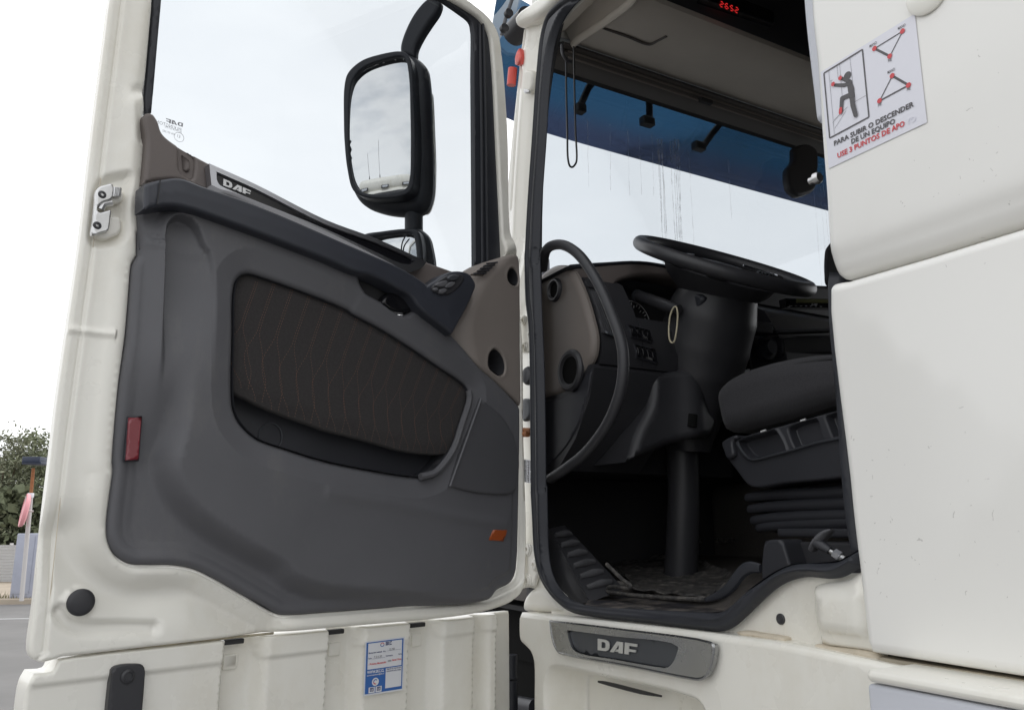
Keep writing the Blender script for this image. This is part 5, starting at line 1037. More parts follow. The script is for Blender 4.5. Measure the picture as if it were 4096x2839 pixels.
# wire hanger loops by the pillar
for pts, nm in (([(352, 320), (352, 450), (358, 700), (362, 850), (372, 884), (384, 890), (402, 872), (408, 850), (402, 700), (396, 450), (392, 250)], 'wire_loop'),):
    pl = PF(-.22); mb = MB(); c = [pl.w(*p[:2]) for p in curve(T(pl, ('C', *pts)), 5, False)]; mb.tube(c, .0032, 8); part(nm, mb, M['wire'], None, shell)
mb = MB(); pl = PF(-.21); mb.tube([pl.w(*p[:2]) for p in curve(T(pl, ('C', (330, 240), (335, 290), (355, 320), (380, 330))), 5, False)], .006, 8); part('hanger_hook', mb, M['black'], None, shell)

# ---------------------------------------------------------------- dashboard
end = curve(T(PS(.128), ('H', (-40, 330, 1), (20, 300), (75, 266), (110, 230), (150, 205), (195, 198), (232, 206), (262, 245), (300, 330), (335, 440), (360, 560), (352, 640), (330, 688), (300, 740), (240, 812), (105, 858), (-40, 900, 1))), 5)
mb = MB(); mb.relief(PS(.112), end, [], None, .014, .020, .013); dash = None
prof = [(-.44, 2.30), (-.30, 2.34), (-.06, 2.345), (.0, 2.325), (.055, 2.29), (.095, 2.22), (.125, 2.15), (.135, 2.09), (.125, 2.05), (.02, 2.03), (-.44, 2.03)]
mbd = MB(); mbd.extr(prof, lambda r, z, t: cab(r, t, z), .140, .27)
mbd.extr([(-.44, 2.19), (.105, 2.19), (.125, 2.16), (.135, 2.09), (.125, 2.05), (.02, 2.03), (-.44, 2.03)], lambda r, z, t: cab(r, t, z), .271, .385)
mbd.extr([(-.44, 2.33), (-.13, 2.33), (-.10, 2.25), (-.12, 1.8), (-.44, 1.8)], lambda r, z, t: cab(r, t, z), .386, .80); mbd.extr(prof, lambda r, z, t: cab(r, t, z), .801, 2.33); dash = part('dashboard', mbd, M['black'], 'dark dashboard seen from its left end')
part('dash_end', mb, M['brown'], None, dash)
mb = MB(); mb.extr([(-.44, 2.30), (-.30, 2.348), (-.06, 2.353), (.005, 2.33), (-.02, 2.31)], lambda r, z, t: cab(r, t, z), .17, 2.32); part('dash_top', mb, M['rubber'], None, dash)
mb = MB(); q = curve(T(PF(-.10), ('H', (700, 215), (900, 245), (1100, 268), (1300, 282), (1480, 292), (1700, 300, 1), (1700, 480, 1), (700, 480, 1))), 4); mb.relief(PF(-.10), q, [], None, .04, .02, .3); part('dash_cowl', mb, M['black'], None, dash)
for c, rr_ in (((140, 318), .026), ((216, 712), .044)):
    u, v = PS(.105).at(*src('H', c)); cc = PS(.1105).w(u, v); mb = MB(); mb.lathe(cc, -I, [(rr_ * 1.25, -.004), (rr_ * 1.25, .003), (rr_ * 1.12, .009), (rr_ * .95, .009), (rr_ * .8, .002), (rr_ * .7, .0012), (0, .0012)], 32); dv = part('air_vent', mb, M['black'], None, dash); mb = MB(); mb.lathe(cc - I * .0016, -I, [(rr_ * .82, 0), (rr_ * .8, .0015), (0, .0018)], 24); part('vent_dark_disc', mb, M['arch'], None, dash)  # flat black disc paints the dark depth of the vent, no hole behind
Pfa = PF(.045)
fas = curve(T(Pfa, ('H', (240, 208), (400, 190), (560, 183), (700, 203), (880, 250), (1000, 300), (1010, 420), (900, 500), (700, 505), (560, 490), (470, 440), (390, 330), (300, 290), (250, 240))), 5)
hol = curve(T(Pfa, ('H', (440, 335), (450, 285), (520, 256), (610, 246), (700, 258), (800, 300), (850, 400), (780, 485), (600, 490), (520, 450), (460, 385))), 5)
mb = MB(); mb.relief(Pfa, fas, [hol], None, .015, .012, .20, ds=.01, closeback=False); part('cluster_hood', mb, M['brownd'], None, dash)
mb = MB(); q = curve(T(Pfa, ('H', (200, 200), (400, 182), (560, 176), (700, 196), (900, 240), (1100, 300, 1), (1000, 310, 1), (880, 262), (700, 212), (560, 192), (400, 199), (240, 215))), 4); mb.relief(PF(.05), q, [], None, .02, .006, .25); part('hood_rim', mb, M['rubber'], None, dash)
mb = MB(); q = curve(T(PF(0), ('H', (420, 300), (520, 230), (800, 260), (870, 400), (780, 520), (500, 500))), 4); mb.relief(PF(-.06), q, [], None, .05, 0, .01); clu = part('instrument_cluster', mb, M['deep'], None, dash)
pg = PF(-.03); gc = pg.at(*src('H', (525, 480))); mb = MB()
for k in range(19):
    t = rad(-10 + k * 10); r0 = .052; r1_ = .060 if k % 3 else .045; a = (gc[0] + r0 * math.cos(t), gc[1] + r0 * math.sin(t)); b = (gc[0] + r1_ * math.cos(t), gc[1] + r1_ * math.sin(t)); mb.tube([pg.w(*a), pg.w(*b)], .0012, 5)
mb.tube([pg.w(gc[0] + .064 * math.cos(t), gc[1] + .064 * math.sin(t)) for t in np.linspace(-.2, 3.2, 30)], .0012, 5)
part('gauge_dial', mb, M['letter'], None, dash)
dprof = sorted([(z, r) for r, z in [(.0, 2.325), (.055, 2.29), (.095, 2.22), (.125, 2.15), (.135, 2.09), (.125, 2.05)]])
def onprof(x, y, lift=.003, i0=.143):
    for ii in np.linspace(i0, .8, 900):
        r_, z_ = PS(ii).at(*src('H', (x, y)))
        if r_ <= np.interp(z_, [q[0] for q in dprof], [q[1] for q in dprof]) + lift: return cab(r_, ii, z_)
    return None
def patch(name, q4, mt_, lift, n_=8, u0=0, u1=1, v0=0, v1=1):
    f_ = lambda s, t: tuple((1-s)*(1-t)*np.array(q4[0]) + s*(1-t)*np.array(q4[1]) + s*t*np.array(q4[2]) + (1-s)*t*np.array(q4[3]))
    g_ = [[onprof(*f_(u0 + (u1 - u0) * a / n_, v0 + (v1 - v0) * c / n_), lift) for c in range(n_ + 1)] for a in range(n_ + 1)]
    fr = [p for r_ in g_ for p in r_]; bk = [p - R * .008 for p in fr]; m_ = MB(); w_ = n_ + 1
    F_ = [(a*w_+c, a*w_+c+1, (a+1)*w_+c+1, (a+1)*w_+c) for a in range(n_) for c in range(n_)]; N2 = len(fr)
    F_ += [(k, k + 1, k + 1 + N2, k + N2) for k in range(n_)] + [(n_*w_ + k, n_*w_ + k + 1, n_*w_ + k + 1 + N2, n_*w_ + k + N2) for k in range(n_)] + [(k*w_, (k+1)*w_, (k+1)*w_ + N2, k*w_ + N2) for k in range(n_)] + [(k*w_ + n_, (k+1)*w_ + n_, (k+1)*w_ + n_ + N2, k*w_ + n_ + N2) for k in range(n_)]
    m_.add(fr + bk, F_); return part(name, m_, mt_, None, dash)
VQ = ((375, 528), (440, 548), (350, 320), (300, 310))
patch('vent_panel', VQ, M['deep'], .003)
for k in range(5): patch('vent_slat', VQ, M['trim'], .010, 6, .10 + .18 * k, .15 + .18 * k, .03, .97)
patch('vent_thumbwheel', ((372, 522), (440, 545), (437, 533), (370, 510)), M['plated'], .012, 2)
patch('light_switch', ((300, 300), (345, 312), (312, 235), (245, 232)), M['black'], .004)
for q4 in (((528, 548), (632, 578), (614, 512), (508, 486)), ((552, 650), (655, 682), (640, 606), (540, 582))):
    qq = T(PF(.139), ('H', *q4)); f_ = quadmap(qq); mb = MB(); mb.relief(PF(.139), [f_(0, 0), f_(1, 0), f_(1, 1), f_(0, 1)], [], None, .02, .003, .02); part('switch_frame', mb, M['trimdark'], None, dash)
    for k in range(4):
        mb = MB(); a = .04 + k * .235; mb.relief(PF(.143), [f_(a, .08), f_(a + .21, .08), f_(a + .21, .92), f_(a, .92)], [], None, .01, .003, .01); part('switch', mb, M['blackgloss'], None, dash)
# knee bolster below
kb = [(.118, 2.048), (.128, 2.038), (.105, 1.965), (.04, 1.87), (-.05, 1.795), (-.3, 1.79), (-.3, 2.048)]
mb = MB(); mb.extr(kb, lambda r, z, t: cab(r, t, z), .12, .385); part('knee_bolster', mb, M['black'], None, dash)
mb = MB(); q = curve(T(PS(.121), ('H', (-30, 880, 1), (105, 862), (240, 816), (335, 690, 1), (300, 880), (230, 1050), (150, 1150), (60, 1230), (-30, 1240, 1))), 4); mb.relief(PS(.117), q, [], None, .02, .004, .006); part('end_lower', mb, M['trimdark'], None, dash)
# right hand dash: radio, trays, knob
Pc = PF(.142)
def cq(name, zm, q4, mt_, pl=Pc, back=.03, e=.004, par=None):
    f_ = quadmap(T(pl, (zm, *q4))); mb = MB(); mb.relief(pl, [f_(0, 0), f_(1, 0), f_(1, 1), f_(0, 1)], [], None, .03, e, back); return part(name, mb, mt_, None, par or dash)
cq('radio_unit', 'H', ((1290, 402), (1560, 408), (1560, 362), (1285, 358)), M['blackgloss'])
cq('radio_display', 'H', ((1335, 382), (1520, 382), (1520, 366), (1335, 362)), mat('olive_lcd', (.10, .10, .03), .3), PF(.145), .002, 0)
mb = MB(); pl = PF(.1462); dq = quadmap(T(pl, ('H', (1292, 398), (1480, 402), (1480, 370), (1290, 366)))); badge(mb, pl, [dq(*p) for p in ((.60, .18), (.76, .18), (.76, .48), (.60, .48))], back=0, h=.0003)
for k in range(7): on(pl, dq, mb, .04 + .13 * k, .02, .10 + .13 * k, .12, 0, 0)
part('radio_marks', mb, M['inkthin'], None, dash)
cq('console_tray', 'H', ((1085, 528), (1225, 530), (1215, 478), (1090, 472)), M['trimdark'])
cq('console_shelf', 'H', ((1228, 530), (1560, 520), (1560, 500), (1225, 512)), M['trimdark'])
cq('console_face', 'H', ((1115, 760), (1560, 760), (1560, 535), (1100, 545)), M['black'], PF(.10), .1)
cq('slot_frame', 'H', ((1270, 637), (1560, 628), (1560, 540), (1262, 555)), M['trimdark'], PF(.12), .02)
cq('slot_opening', 'H', ((1278, 628), (1560, 620), (1560, 550), (1270, 563)), M['deep'], PF(.125), .004, 0)
u, v = PF(.12).at(*src('H', (1190, 603))); mb = MB(); mb.lathe(PF(.11).w(u, v), R, [(.036, 0), (.034, .012), (.024, .014), (.020, .03), (0, .03)], 24); part('heater_knob', mb, M['rubber'], None, dash)
# steering column, wheel, stalk
cpath = [cab(.19, .5, 2.285), cab(.15, .5, 2.22), cab(.105, .5, 2.13), cab(.08, .5, 2.05), cab(.065, .5, 1.98), cab(.055, .5, 1.93), cab(.045, .5, 1.89), cab(.04, .5, 1.855)]
mb = MB(); mb.tube(curve3(cpath, 6), [.10, .122, .126, .116, .090, .070, .058, .05], 32, upv=R); colm = part('steering_column', mb, M['black'], 'thick steering column shroud')
mb = MB(); mb.tube(curve3([cab(.0, .5, 1.90), cab(.0, .5, 1.75), cab(-.03, .5, 1.49)]), [.045, .043, .046], 20, upv=R); part('column_post', mb, M['black'], None, colm)
mb = MB(); q = curve(T(PS(.37), ('H', (745, 315, 1), (835, 345), (800, 420), (770, 520), (745, 600), (700, 600), (690, 480), (725, 370))), 4); mb.relief(PS(.395), q, [], None, .008, .010, .05, ds=.005); part('column_shroud', mb, M['rubber'], None, colm)
mb = MB(); pk0 = PF(.158); mb.tube([pk0.w(*p[:2]) for p in T(pk0, ('H', (825, 928), (820, 990)))], .012, 8, flat=.4); part('key_slot', mb, M['arch'], None, colm)
Pcs = PF(.13); q = curve(T(Pcs, ('H', (640, 730, 1), (700, 715), (800, 712), (900, 720), (985, 745, 1), (952, 860), (938, 1000), (900, 1045, 1), (830, 1048), (760, 1062), (640, 1108), (520, 1160, 1), (560, 1020), (625, 880))), 4)
mb = MB(); mb.relief(Pcs, q, [], lambda V: .03 * gs(V[:, 0] - Pcs.at(*src('H', (820, 900)))[0], .05), .014, .022, .16, closeback=False); part('column_casing', mb, M['black'], None, colm)
wc = cab(.2, .5, 2.345); tl = rad(30); wn = (R * math.sin(tl) + UP * math.cos(tl)).normalized(); wf = (-R * math.cos(tl) + UP * math.sin(tl)).normalized()
mb = MB(); mb.tube([wc + I * (.232 * math.cos(t)) + wf * (.232 * math.sin(t)) for t in np.linspace(0, 6.2832, 97)[:-1]], .0185, 14, True); whl = part('steering_wheel', mb, M['black'], 'black steering wheel')
mb = MB(); mb.lathe(wc, wn, [(0, -.11), (.09, -.11), (.105, -.085), (.14, -.055), (.155, -.03), (.13, -.012), (.07, .0), (0, .004)], 32); part('wheel_hub', mb, M['black'], None, whl)
for t in (rad(0), rad(180), rad(225), rad(315)):
    dr = I * math.cos(t) + wf * math.sin(t); mb = MB(); mb.tube([wc + dr * .09 - wn * .03, wc + dr * .16 - wn * .018, wc + dr * .225 - wn * .002], [.034, .026, .018], 10, flat=.42, upv=dr.cross(wn)); sp_ = part('wheel_spoke', mb, M['black'], None, whl)
for sgn in (1, -1):
    for k in range(5):
        c = wc + I * (sgn * (.10 + .013 * k)) - wf * (.035) + wn * .003; mb = MB(); mb.lathe(c, wn, [(.006, -.02), (.006, .002), (.004, .004), (0, .004)], 10); part('wheel_button', mb, M['plated'], None, whl)
    mb = MB(); mb.tube([wc + I * (sgn * .09) + wf * .02 + wn * .008, wc + I * (sgn * .15) + wf * .005 + wn * .004, wc + I * (sgn * .175) - wf * .03 + wn * .004], .003, 6); part('spoke_trim', mb, M['chrome'], None, whl)
ps_ = PS(.36); a = [ps_.w(*p[:2]) for p in T(ps_, ('H', (755, 415), (690, 395), (620, 370), (548, 347)))]; mb = MB(); mb.tube(a, [.013, .016, .018, .0165, .0165], 16); stk = part('indicator_stalk', mb, M['black'], None, colm)
mb = MB(); d_ = (a[-1] - a[-2]).normalized(); mb.lathe(a[-1], d_, [(.0185, -.012), (.0185, 0), (.012, .004), (.009, .004), (.009, .009), (0, .010)], 20); part('stalk_button', mb, M['plated'], None, colm)
ps_ = PS(.345); pts = T(ps_, ('H', (742, 402), (749, 430), (748, 480), (742, 530), (733, 570), (722, 578), (711, 565), (706, 520), (708, 480), (714, 440), (730, 405)))
mb = MB(); mb.tube([ps_.w(*p[:2]) for p in curve(pts, 5)], .0022, 8, True); tag(mb.build('cord_loop', M['cord']), 'thin cream cord loop hanging from the black indicator stalk', 'cord')
# grab handle
pts = [(.0, .05, 2.318), (.055, .03, 2.352), (.12, .03, 2.345), (.19, .035, 2.30), (.262, .04, 2.21), (.315, .04, 2.12), (.352, .04, 2.03), (.345, .04, 1.955), (.30, .04, 1.885), (.21, .04, 1.822), (.12, .04, 1.788), (.03, .05, 1.768)]
mb = MB(); mb.tube(curve3([cab(*p) for p in pts], 7), .0128, 16); part('grab_handle', mb, M['black'], 'curved black grab handle inside the door opening')
# windscreen note by the pillar
pl = PF(-.44); mb = MB(); qq = T(pl, ('H', (72, 262), (122, 225), (120, 168), (72, 165))); f_ = quadmap(qq); mb.relief(pl, [f_(0, 0), f_(1, 0), f_(1, 1), f_(0, 1)], [], None, .05, 0, .002); part('screen_sticker', mb, M['skirt'], None, ws)

# ---------------------------------------------------------------- seat
cu = curve(T(PS(.465), ('K', (290, 465), (305, 400), (360, 345), (450, 295), (560, 255), (700, 218), (850, 195), (1000, 185), (1200, 200), (1300, 300), (1250, 480), (1030, 505), (800, 575), (600, 630), (345, 680), (318, 620), (298, 530))), 5)
mb = MB(); mb.relief(PS(.43), cu, [], None, .018, .05, .48); seat = part('driver_seat', mb, M['seatfab'], 'charcoal fabric driver seat')
mb = MB(); mb.tube([PS(.425).w(*p[:2], -.018) for p in curve(T(PS(.425), ('K', (330, 410), (400, 350), (560, 290), (800, 232), (1000, 205))), 5, False)], .003, 6); part('seat_piping', mb, M['deep'], None, seat)
sh = curve(T(PS(.40), ('K', (372, 752, 1), (395, 728), (640, 652), (870, 588), (1040, 540), (1200, 500, 1), (1250, 950, 1), (1060, 975), (700, 1010), (480, 1030), (390, 930), (335, 850), (330, 800))), 4)
pk = curve(T(PS(.40), ('K', (395, 745), (430, 722), (560, 688), (640, 665), (670, 700), (700, 760), (715, 800, 1), (600, 835), (500, 858), (460, 840), (425, 800))), 5)
pk2 = curve(T(PS(.40), ('K', (715, 660), (760, 625), (890, 590), (910, 600), (930, 660), (955, 735, 1), (760, 792, 1), (735, 740))), 5)
pk3 = curve(T(PS(.40), ('K', (950, 585), (960, 570), (1200, 510, 1), (1200, 690, 1), (1000, 722, 1), (975, 660))), 5)
def h_sh(V): return -.025 * ss(sdloop(V, pk), 0, .008) - .025 * ss(sdloop(V, pk2), 0, .008) - .025 * ss(sdloop(V, pk3), 0, .008) + .004 * gs(dloop(V, pk), .005)
mb = MB(); mb.relief(PS(.40), sh, [], h_sh, .006, .006, .45, ds=.007, closeback=False, lines=[(q_, (-.009, -.006, -.003, 0, .003, .006, .009), True) for q_ in (pk, pk2, pk3)]); part('seat_shell', mb, M['seatbase'], None, seat)
mb = MB(); mb.tube([PS(.394).w(*p[:2]) for p in curve(T(PS(.394), ('K', (400, 745), (425, 800), (460, 842), (500, 858), (620, 832), (760, 795), (900, 752), (1060, 720))), 5, False)], .003, 6); part('shell_rim', mb, M['plated'], None, seat)
mb = MB(); q = curve(T(PS(.39), ('K', (300, 755), (340, 720), (390, 702), (402, 715), (375, 745), (380, 830), (335, 855), (318, 810))), 4); mb.relief(PS(.385), q, [], None, .01, .008, .05); part('height_lever', mb, M['seatbase'], None, seat)
for c in ((565, 675), (818, 606)):
    mb = MB(); mb.tube([PS(.388).w(*PS(.388).at(*src('K', (c[0] + d, c[1] - d * .3)))) for d in (-16, 0, 16)], .0022, 6); part('lever_mark', mb, M['letter'], None, seat)
for k, (y, x0) in enumerate(((1092, 465), (1165, 480), (1237, 500), (1283, 535))):
    mb = MB(); p = PS(.45); path = [p.w(*q[:2]) for q in curve(T(p, ('K', (x0, y + 10), (x0 + 100, y - 4), (x0 + 260, y - 14), (x0 + 450, y - 20), (1130, y - 28 if k < 2 else y - 25), (1300, y - 30))), 4, False)]
    mb.tube([path[0] + I * .38] + [path[0] + I * .1] + path, [.010, .013, .015, .015], 10, flat=1.0); part('seat_bellows', mb, M['trimdark'], None, seat)
mb = MB(); u0, zt_ = PS(.5).at(*src('K', (560, 1060))); u1, zb_ = PS(.5).at(*src('K', (600, 1330))); mb.box(f, (u0 + .02, .5, zb_), (.95, .84, zt_ + .1), .01); part('bellows_core', mb, M['deep'], None, seat)
mb = MB(); u0, a = PS(.40).at(*src('K', (605, 1296))); u1, b = PS(.40).at(*src('K', (605, 1352))); mb.box(f, (u0, .42, b), (.95, .85, a), .006); part('seat_rail', mb, M['seatbase'], None, seat)
mb = MB(); u0, a = PS(.30).at(*src('K', (690, 1382))); mb.box(f, (u0, .33, 1.455), (.98, .9, a), .006); part('seat_plinth', mb, M['black'], None, seat)
mb = MB(); q = curve(T(PS(.28), ('K', (562, 1385, 1), (575, 1374), (672, 1370), (684, 1384), (732, 1530, 1), (740, 1640, 1), (548, 1640, 1), (550, 1500))), 4); mb.relief(PS(.28), q, [], None, .02, .006, .06); part('plinth_bracket', mb, M['seatbase'], None, seat)
# air release T-handle at the sill
pt_ = PS(.06); a = [pt_.w(*p[:2]) for p in T(pt_, ('K', (905, 1385), (950, 1412), (990, 1440), (1040, 1468), (1090, 1500)))]
mb = MB(); mb.tube(a[:3], [.009, .008, .006], 12); th = part('pull_handle', mb, M['seatbase'], 'grey T shaped pull handle by the sill')
mb = MB(); mb.tube(a[2:], [.004, .004, .008], 12); part('handle_rod', mb, M['steel'], None, th)
mb = MB(); q = curve(T(PS(.05), ('K', (832, 1438), (840, 1400), (870, 1350), (915, 1312), (958, 1300), (965, 1308), (935, 1350), (905, 1388), (870, 1410), (845, 1448))), 5); mb.relief(PS(.05), q, [], None, .008, .010, .02); part('handle_grip', mb, M['trim'], None, th)
mb = MB(); c = a[3]; d_ = (a[4] - a[3]).normalized(); mb.lathe(c, d_, [(0, -.006), (.008, -.006), (.008, .006), (0, .006)], 6); part('handle_nut', mb, M['chrome'], None, th)

# ---------------------------------------------------------------- floor, sill tread, kick panel, mat, pedals
def Zf(i): return 1.485 + .085 * max(0, min(1, (i - .05) / .9))
mb = MB(); vv = []; ff = []
for a in range(21):
    for c in range(21):
        r_ = -.44 + 1.5 * a / 20; i_ = .02 + 2.3 * c / 20; vv.append(cab(r_, i_, Zf(i_) - .012))
for a in range(20):
    for c in range(20): k = a * 21 + c; ff.append((k, k + 1, k + 22, k + 21))
mb.add(vv, ff); fl = part('cab_floor', mb, M['carpet'])
sg = PS(.03)
mb = MB(); q = curve(T(PS(.0), ('G', (480, 765, 1), (560, 800), (900, 835), (1200, 850), (1390, 845), (1440, 810), (1500, 740, 1))), 4)
vv = []
pa = [cab(*( (r_, .005, z_))) for r_, z_ in [PS(.005).at(*src('G', p)) for p in ((520, 800), (700, 815), (900, 828), (1100, 838), (1300, 842), (1400, 832))]]
pb = [cab(r_, .10, Zf(.1) + .0 ) for r_ in [PS(.10).at(*src('G', p))[0] for p in ((560, 778), (720, 782), (900, 784), (1100, 786), (1300, 788), (1420, 790))]]
pc_ = [p + I * .08 + UP * .002 for p in pb]
rows = [pa, [(x + y) / 2 + UP * .004 for x, y in zip(pa, pb)], pb, pc_]
vv = [p for r_ in rows for p in r_]; mb.add(vv, [(a * 6 + c, a * 6 + c + 1, (a + 1) * 6 + c + 1, (a + 1) * 6 + c) for a in range(3) for c in range(5)]); part('sill_tread', mb, M['sill'])
# ribbed kick panel on the left of the footwell
A1, A2 = cab(.03, .06, 1.655), cab(.185, .06, 1.487); B1, B2 = cab(.0, .16, 1.665), cab(.21, .19, 1.512)
A1 = PS(.05).w(*PS(.05).at(*src('G', (300, 322)))); A2 = PS(.05).w(*PS(.05).at(*src('G', (552, 775)))); B1 = PS(.14).w(*PS(.14).at(*src('G', (405, 300)))); B2 = PS(.14).w(*PS(.14).at(*src('G', (770, 690))))
def KP(s, t, h=0): 
    n_ = ((B1 - A1).cross(A2 - A1)).normalized(); n_ = n_ if n_.dot(cam.location - A1) > 0 else -n_
    return A1 * (1-s) * (1-t) + B1 * s * (1-t) + A2 * (1-s) * t + B2 * s * t + n_ * h
mb = MB(); g = 14; mb.add([KP(a / g, c / g, -.004) for a in range(g + 1) for c in range(g + 1)], [(a*(g+1)+c, a*(g+1)+c+1, (a+1)*(g+1)+c+1, (a+1)*(g+1)+c) for a in range(g) for c in range(g)])
A3 = A1 + (-R) * .2; mb.add([A1, A2, cab(-.02, .03, 1.44), cab(-.1, .03, 1.65)], [(0, 1, 2, 3)]); kick = part('kick_panel', mb, M['black'])
for k in range(6):
    t = .12 + k * .145; mb = MB(); mb.tube([KP(.12 + .0 * k, t), KP(.5, t + .02, .004), KP(.82, t + .04)], [.006, .0095, .0095, .006], 10, flat=.55); part('kick_rib', mb, M['ribs'], None, kick)
# loose rubber mat with raised edges
Zm = lambda i_: Zf(i_) + .002
def Zhit(x, y):
    for ii in np.linspace(.03, 2.2, 400):
        r_, z_ = PS(ii).at(*src('G', (x, y)))
        if z_ <= Zm(ii) + .0005: return (r_, ii, Zm(ii))
    return None
mo = [Zhit(*p) for p in ((655, 700), (720, 722), (900, 742), (1100, 756), (1270, 762), (1330, 742), (1400, 700), (1450, 645), (1380, 600), (1250, 560), (1150, 522), (1000, 505), (850, 500), (700, 520), (650, 560), (720, 620), (800, 680), (760, 690))]
mo = [m for m in mo if m]
pz = PZ(0); mo2 = curve([(m[0], m[1]) for m in mo], 4)
def h_mat(V):
    z = 1.487 + .085 * np.clip((V[:, 1] - .05) / .9, 0, 1); h = z.copy()
    d = sdloop(V, mo2); h += .012 * (1 - ss(d, .0, .02))
    gx = (V[:, 0] * 14) % 1 - .5; gy = (V[:, 1] * 7) % 1 - .5; rr_ = np.hypot(gx, gy * 1.3); h += .0045 * gs(rr_ - .33, .09)
    h += .006 * np.sin(V[:, 0] * 9 + 1) * np.sin(V[:, 1] * 11)
    return h
mb = MB(); mb.relief(pz, mo2, [], h_mat, .011, .003, 0, ds=.012)
tag(mb.build('floor_mat', M['mat']), 'dusty black rubber floor mat with moulded rings in the footwell', 'floor mat')
fm = bpy.data.objects['floor_mat']
mb = MB(); cl = [(1262, 766), (1340, 738), (1400, 700), (1450, 640), (1490, 590), (1540, 566), (1600, 572)]; pq = PS(.10)
path = [pq.w(*p[:2], 0) for p in curve(T(pq, ('G', *cl)), 5, False)]
mb.tube(path, [.004, .010, .012, .012, .008], 8, flat=.5); mb.build('mat_edge', M['rubber'], fm)
mb = MB(); path = [pq.w(*p[:2], 0) for p in curve(T(pq, ('G', (655, 545), (700, 590), (760, 645), (803, 680), (790, 694), (720, 684), (665, 690), (660, 706), (760, 728), (1000, 750), (1262, 764))), 5, False)]; mb.tube(path, .0045, 8); mb.build('mat_lip', M['mat'], fm)
for c, mt_ in ((((1195, 360), (1230, 365), (1252, 415), (1215, 410)), 'rubber'), (((1340, 385), (1450, 385), (1455, 412), (1350, 415)), 'rubber')):
    f_ = quadmap(T(PF(-.22), ('G', *c[::-1]))); mb = MB(); mb.relief(PF(-.22), [f_(0, 0), f_(1, 0), f_(1, 1), f_(0, 1)], [], None, .02, .003, .02); part('pedal', mb, M['mat'])
# engine tunnel
mb = MB(); mb.box(f, (-.44, .98, 1.46), (1.4, 1.7, 1.80), .05); part('engine_tunnel', mb, M['carpet'])
mb = MB(); qq = T(PF(.165), ('H', (1045, 738), (1103, 735), (1103, 708), (1048, 712))); f_ = quadmap(qq); mb.relief(PF(.165), [f_(0, 0), f_(1, 0), f_(1, 1), f_(0, 1)], [], None, .05, 0, .01); tag(mb.build('paper_slip', M['paper']), 'small white paper beyond the driver seat cushion', 'paper')

# ================================================================== SURROUNDINGS
def struct(name, mb, m, kind='structure'): o = mb.build(name, m); o['kind'] = kind; return o
mb = MB(); mb.add([(-400, -400, 0), (400, -400, 0), (400, 400, 0), (-400, 400, 0)], [(0, 1, 2, 3)]); struct('ground', mb, M['asphalt'])
def gp(x, y, z=0.0):
    r = ray(x, y); t = (z - EYE) / r.z; p = cam.location + r * t; return Vector((p.x, p.y, z))
def gE(x, y): return gp(*src('E', (x, y)))
kb0 = gE(0, 1052); kb1 = gE(150, 1050); kd = (kb1 - kb0).normalized(); kn = Vector((-kd.y, kd.x, 0))
mb = MB(); a = kb0 - kd * 40; b = kb0 + kd * 60
mb.extr([(0, 0), (0, .10), (.02, .12), (.15, .12), (.15, 0)], lambda p, q, t: kb0 + kd * t + kn * p + UP * q, -40, 60); struct('kerb', mb, M['earth'])
mb = MB(); mb.add([kb0 - kd * 40 + kn * .15 + UP * .11, kb0 + kd * 60 + kn * .15 + UP * .11, kb0 + kd * 60 + kn * 60 + UP * .11, kb0 - kd * 40 + kn * 60 + UP * .11], [(0, 1, 2, 3)]); struct('verge', mb, M['earth'])
lp = gE(60, 1128); mb = MB(); mb.add([lp - kd * 40 + UP * .004, lp + kd * 60 + UP * .004, lp + kd * 60 + kn * .12 + UP * .004, lp - kd * 40 + kn * .12 + UP * .004], [(0, 1, 2, 3)]); struct('road_line', mb, M['line'])
# dry tufts along the kerb
mb = MB(); rt = random.Random(3)
for k in range(900):
    c = kb0 + kd * rt.uniform(-4, 12) + kn * rt.uniform(.1, .5) + UP * .11; h = rt.uniform(.04, .16); d = Vector((rt.uniform(-1, 1), rt.uniform(-1, 1), 0)) * .05; s_ = Vector((rt.uniform(-1, 1), rt.uniform(-1, 1), 0)).normalized() * .012
    mb.add([c - s_, c + s_, c + d + UP * h], [(0, 1, 2)])
struct('roadside_grass', mb, mat('dry_grass', (.13, .12, .05), .9, var=.3), 'stuff')
# grey sheet box, pole with back of a round mirror, solar panel
def bearing(zm, x, y, dist, z=None):
    r = ray(*src(zm, (x, y))); t = dist / r.y; p = cam.location + r * t; return p
gb = bearing('E', 130, 900, 19.0); gb.z = 0
bxr = lambda x, y, z: Vector((gb.x + x, gb.y + y, z))
w0 = bearing('E', 62, 900, 18.6).x - gb.x; w1 = bearing('E', 260, 900, 18.6).x - gb.x; zt3 = bearing('E', 130, 686, 18.6).z
mb = MB(); mb.box(bxr, (w0, -.4, .11), (w1, .5, zt3), .02); bxo = tag(mb.build('utility_box', M['greybox']), 'grey sheet metal utility box standing on the verge by the road', 'utility box')
mb = MB(); mb.box(bxr, (w0 + .03, -.412, .2), ((w0 + w1) / 2 - .01, -.402, zt3 - .06), .004); mb.build('box_door', M['greybox'], bxo)
for hz_ in (.5, 1.1):
    mb = MB(); mb.box(bxr, (w0 - .012, -.38, hz_), (w0 - .001, -.34, hz_ + .12), .003); mb.build('hinge', M['polemat'], bxo)
b0 = bearing('E', 122, 905, 17.9); b1 = bearing('E', 172, 350, 17.9); b0.z = .11; e0 = bearing('E', 122, 905, 17.9)
base = e0 + (e0 - b1) * ((e0.z - .11) / (b1.z - e0.z)); pole = empty('mirror_pole', base, 'thin grey roadside pole with a small solar panel on top', 'pole')
mid = base.lerp(b1, .78); mb = MB(); mb.tube([base, mid], .045, 10); mb.build('post', M['polemat'], pole)
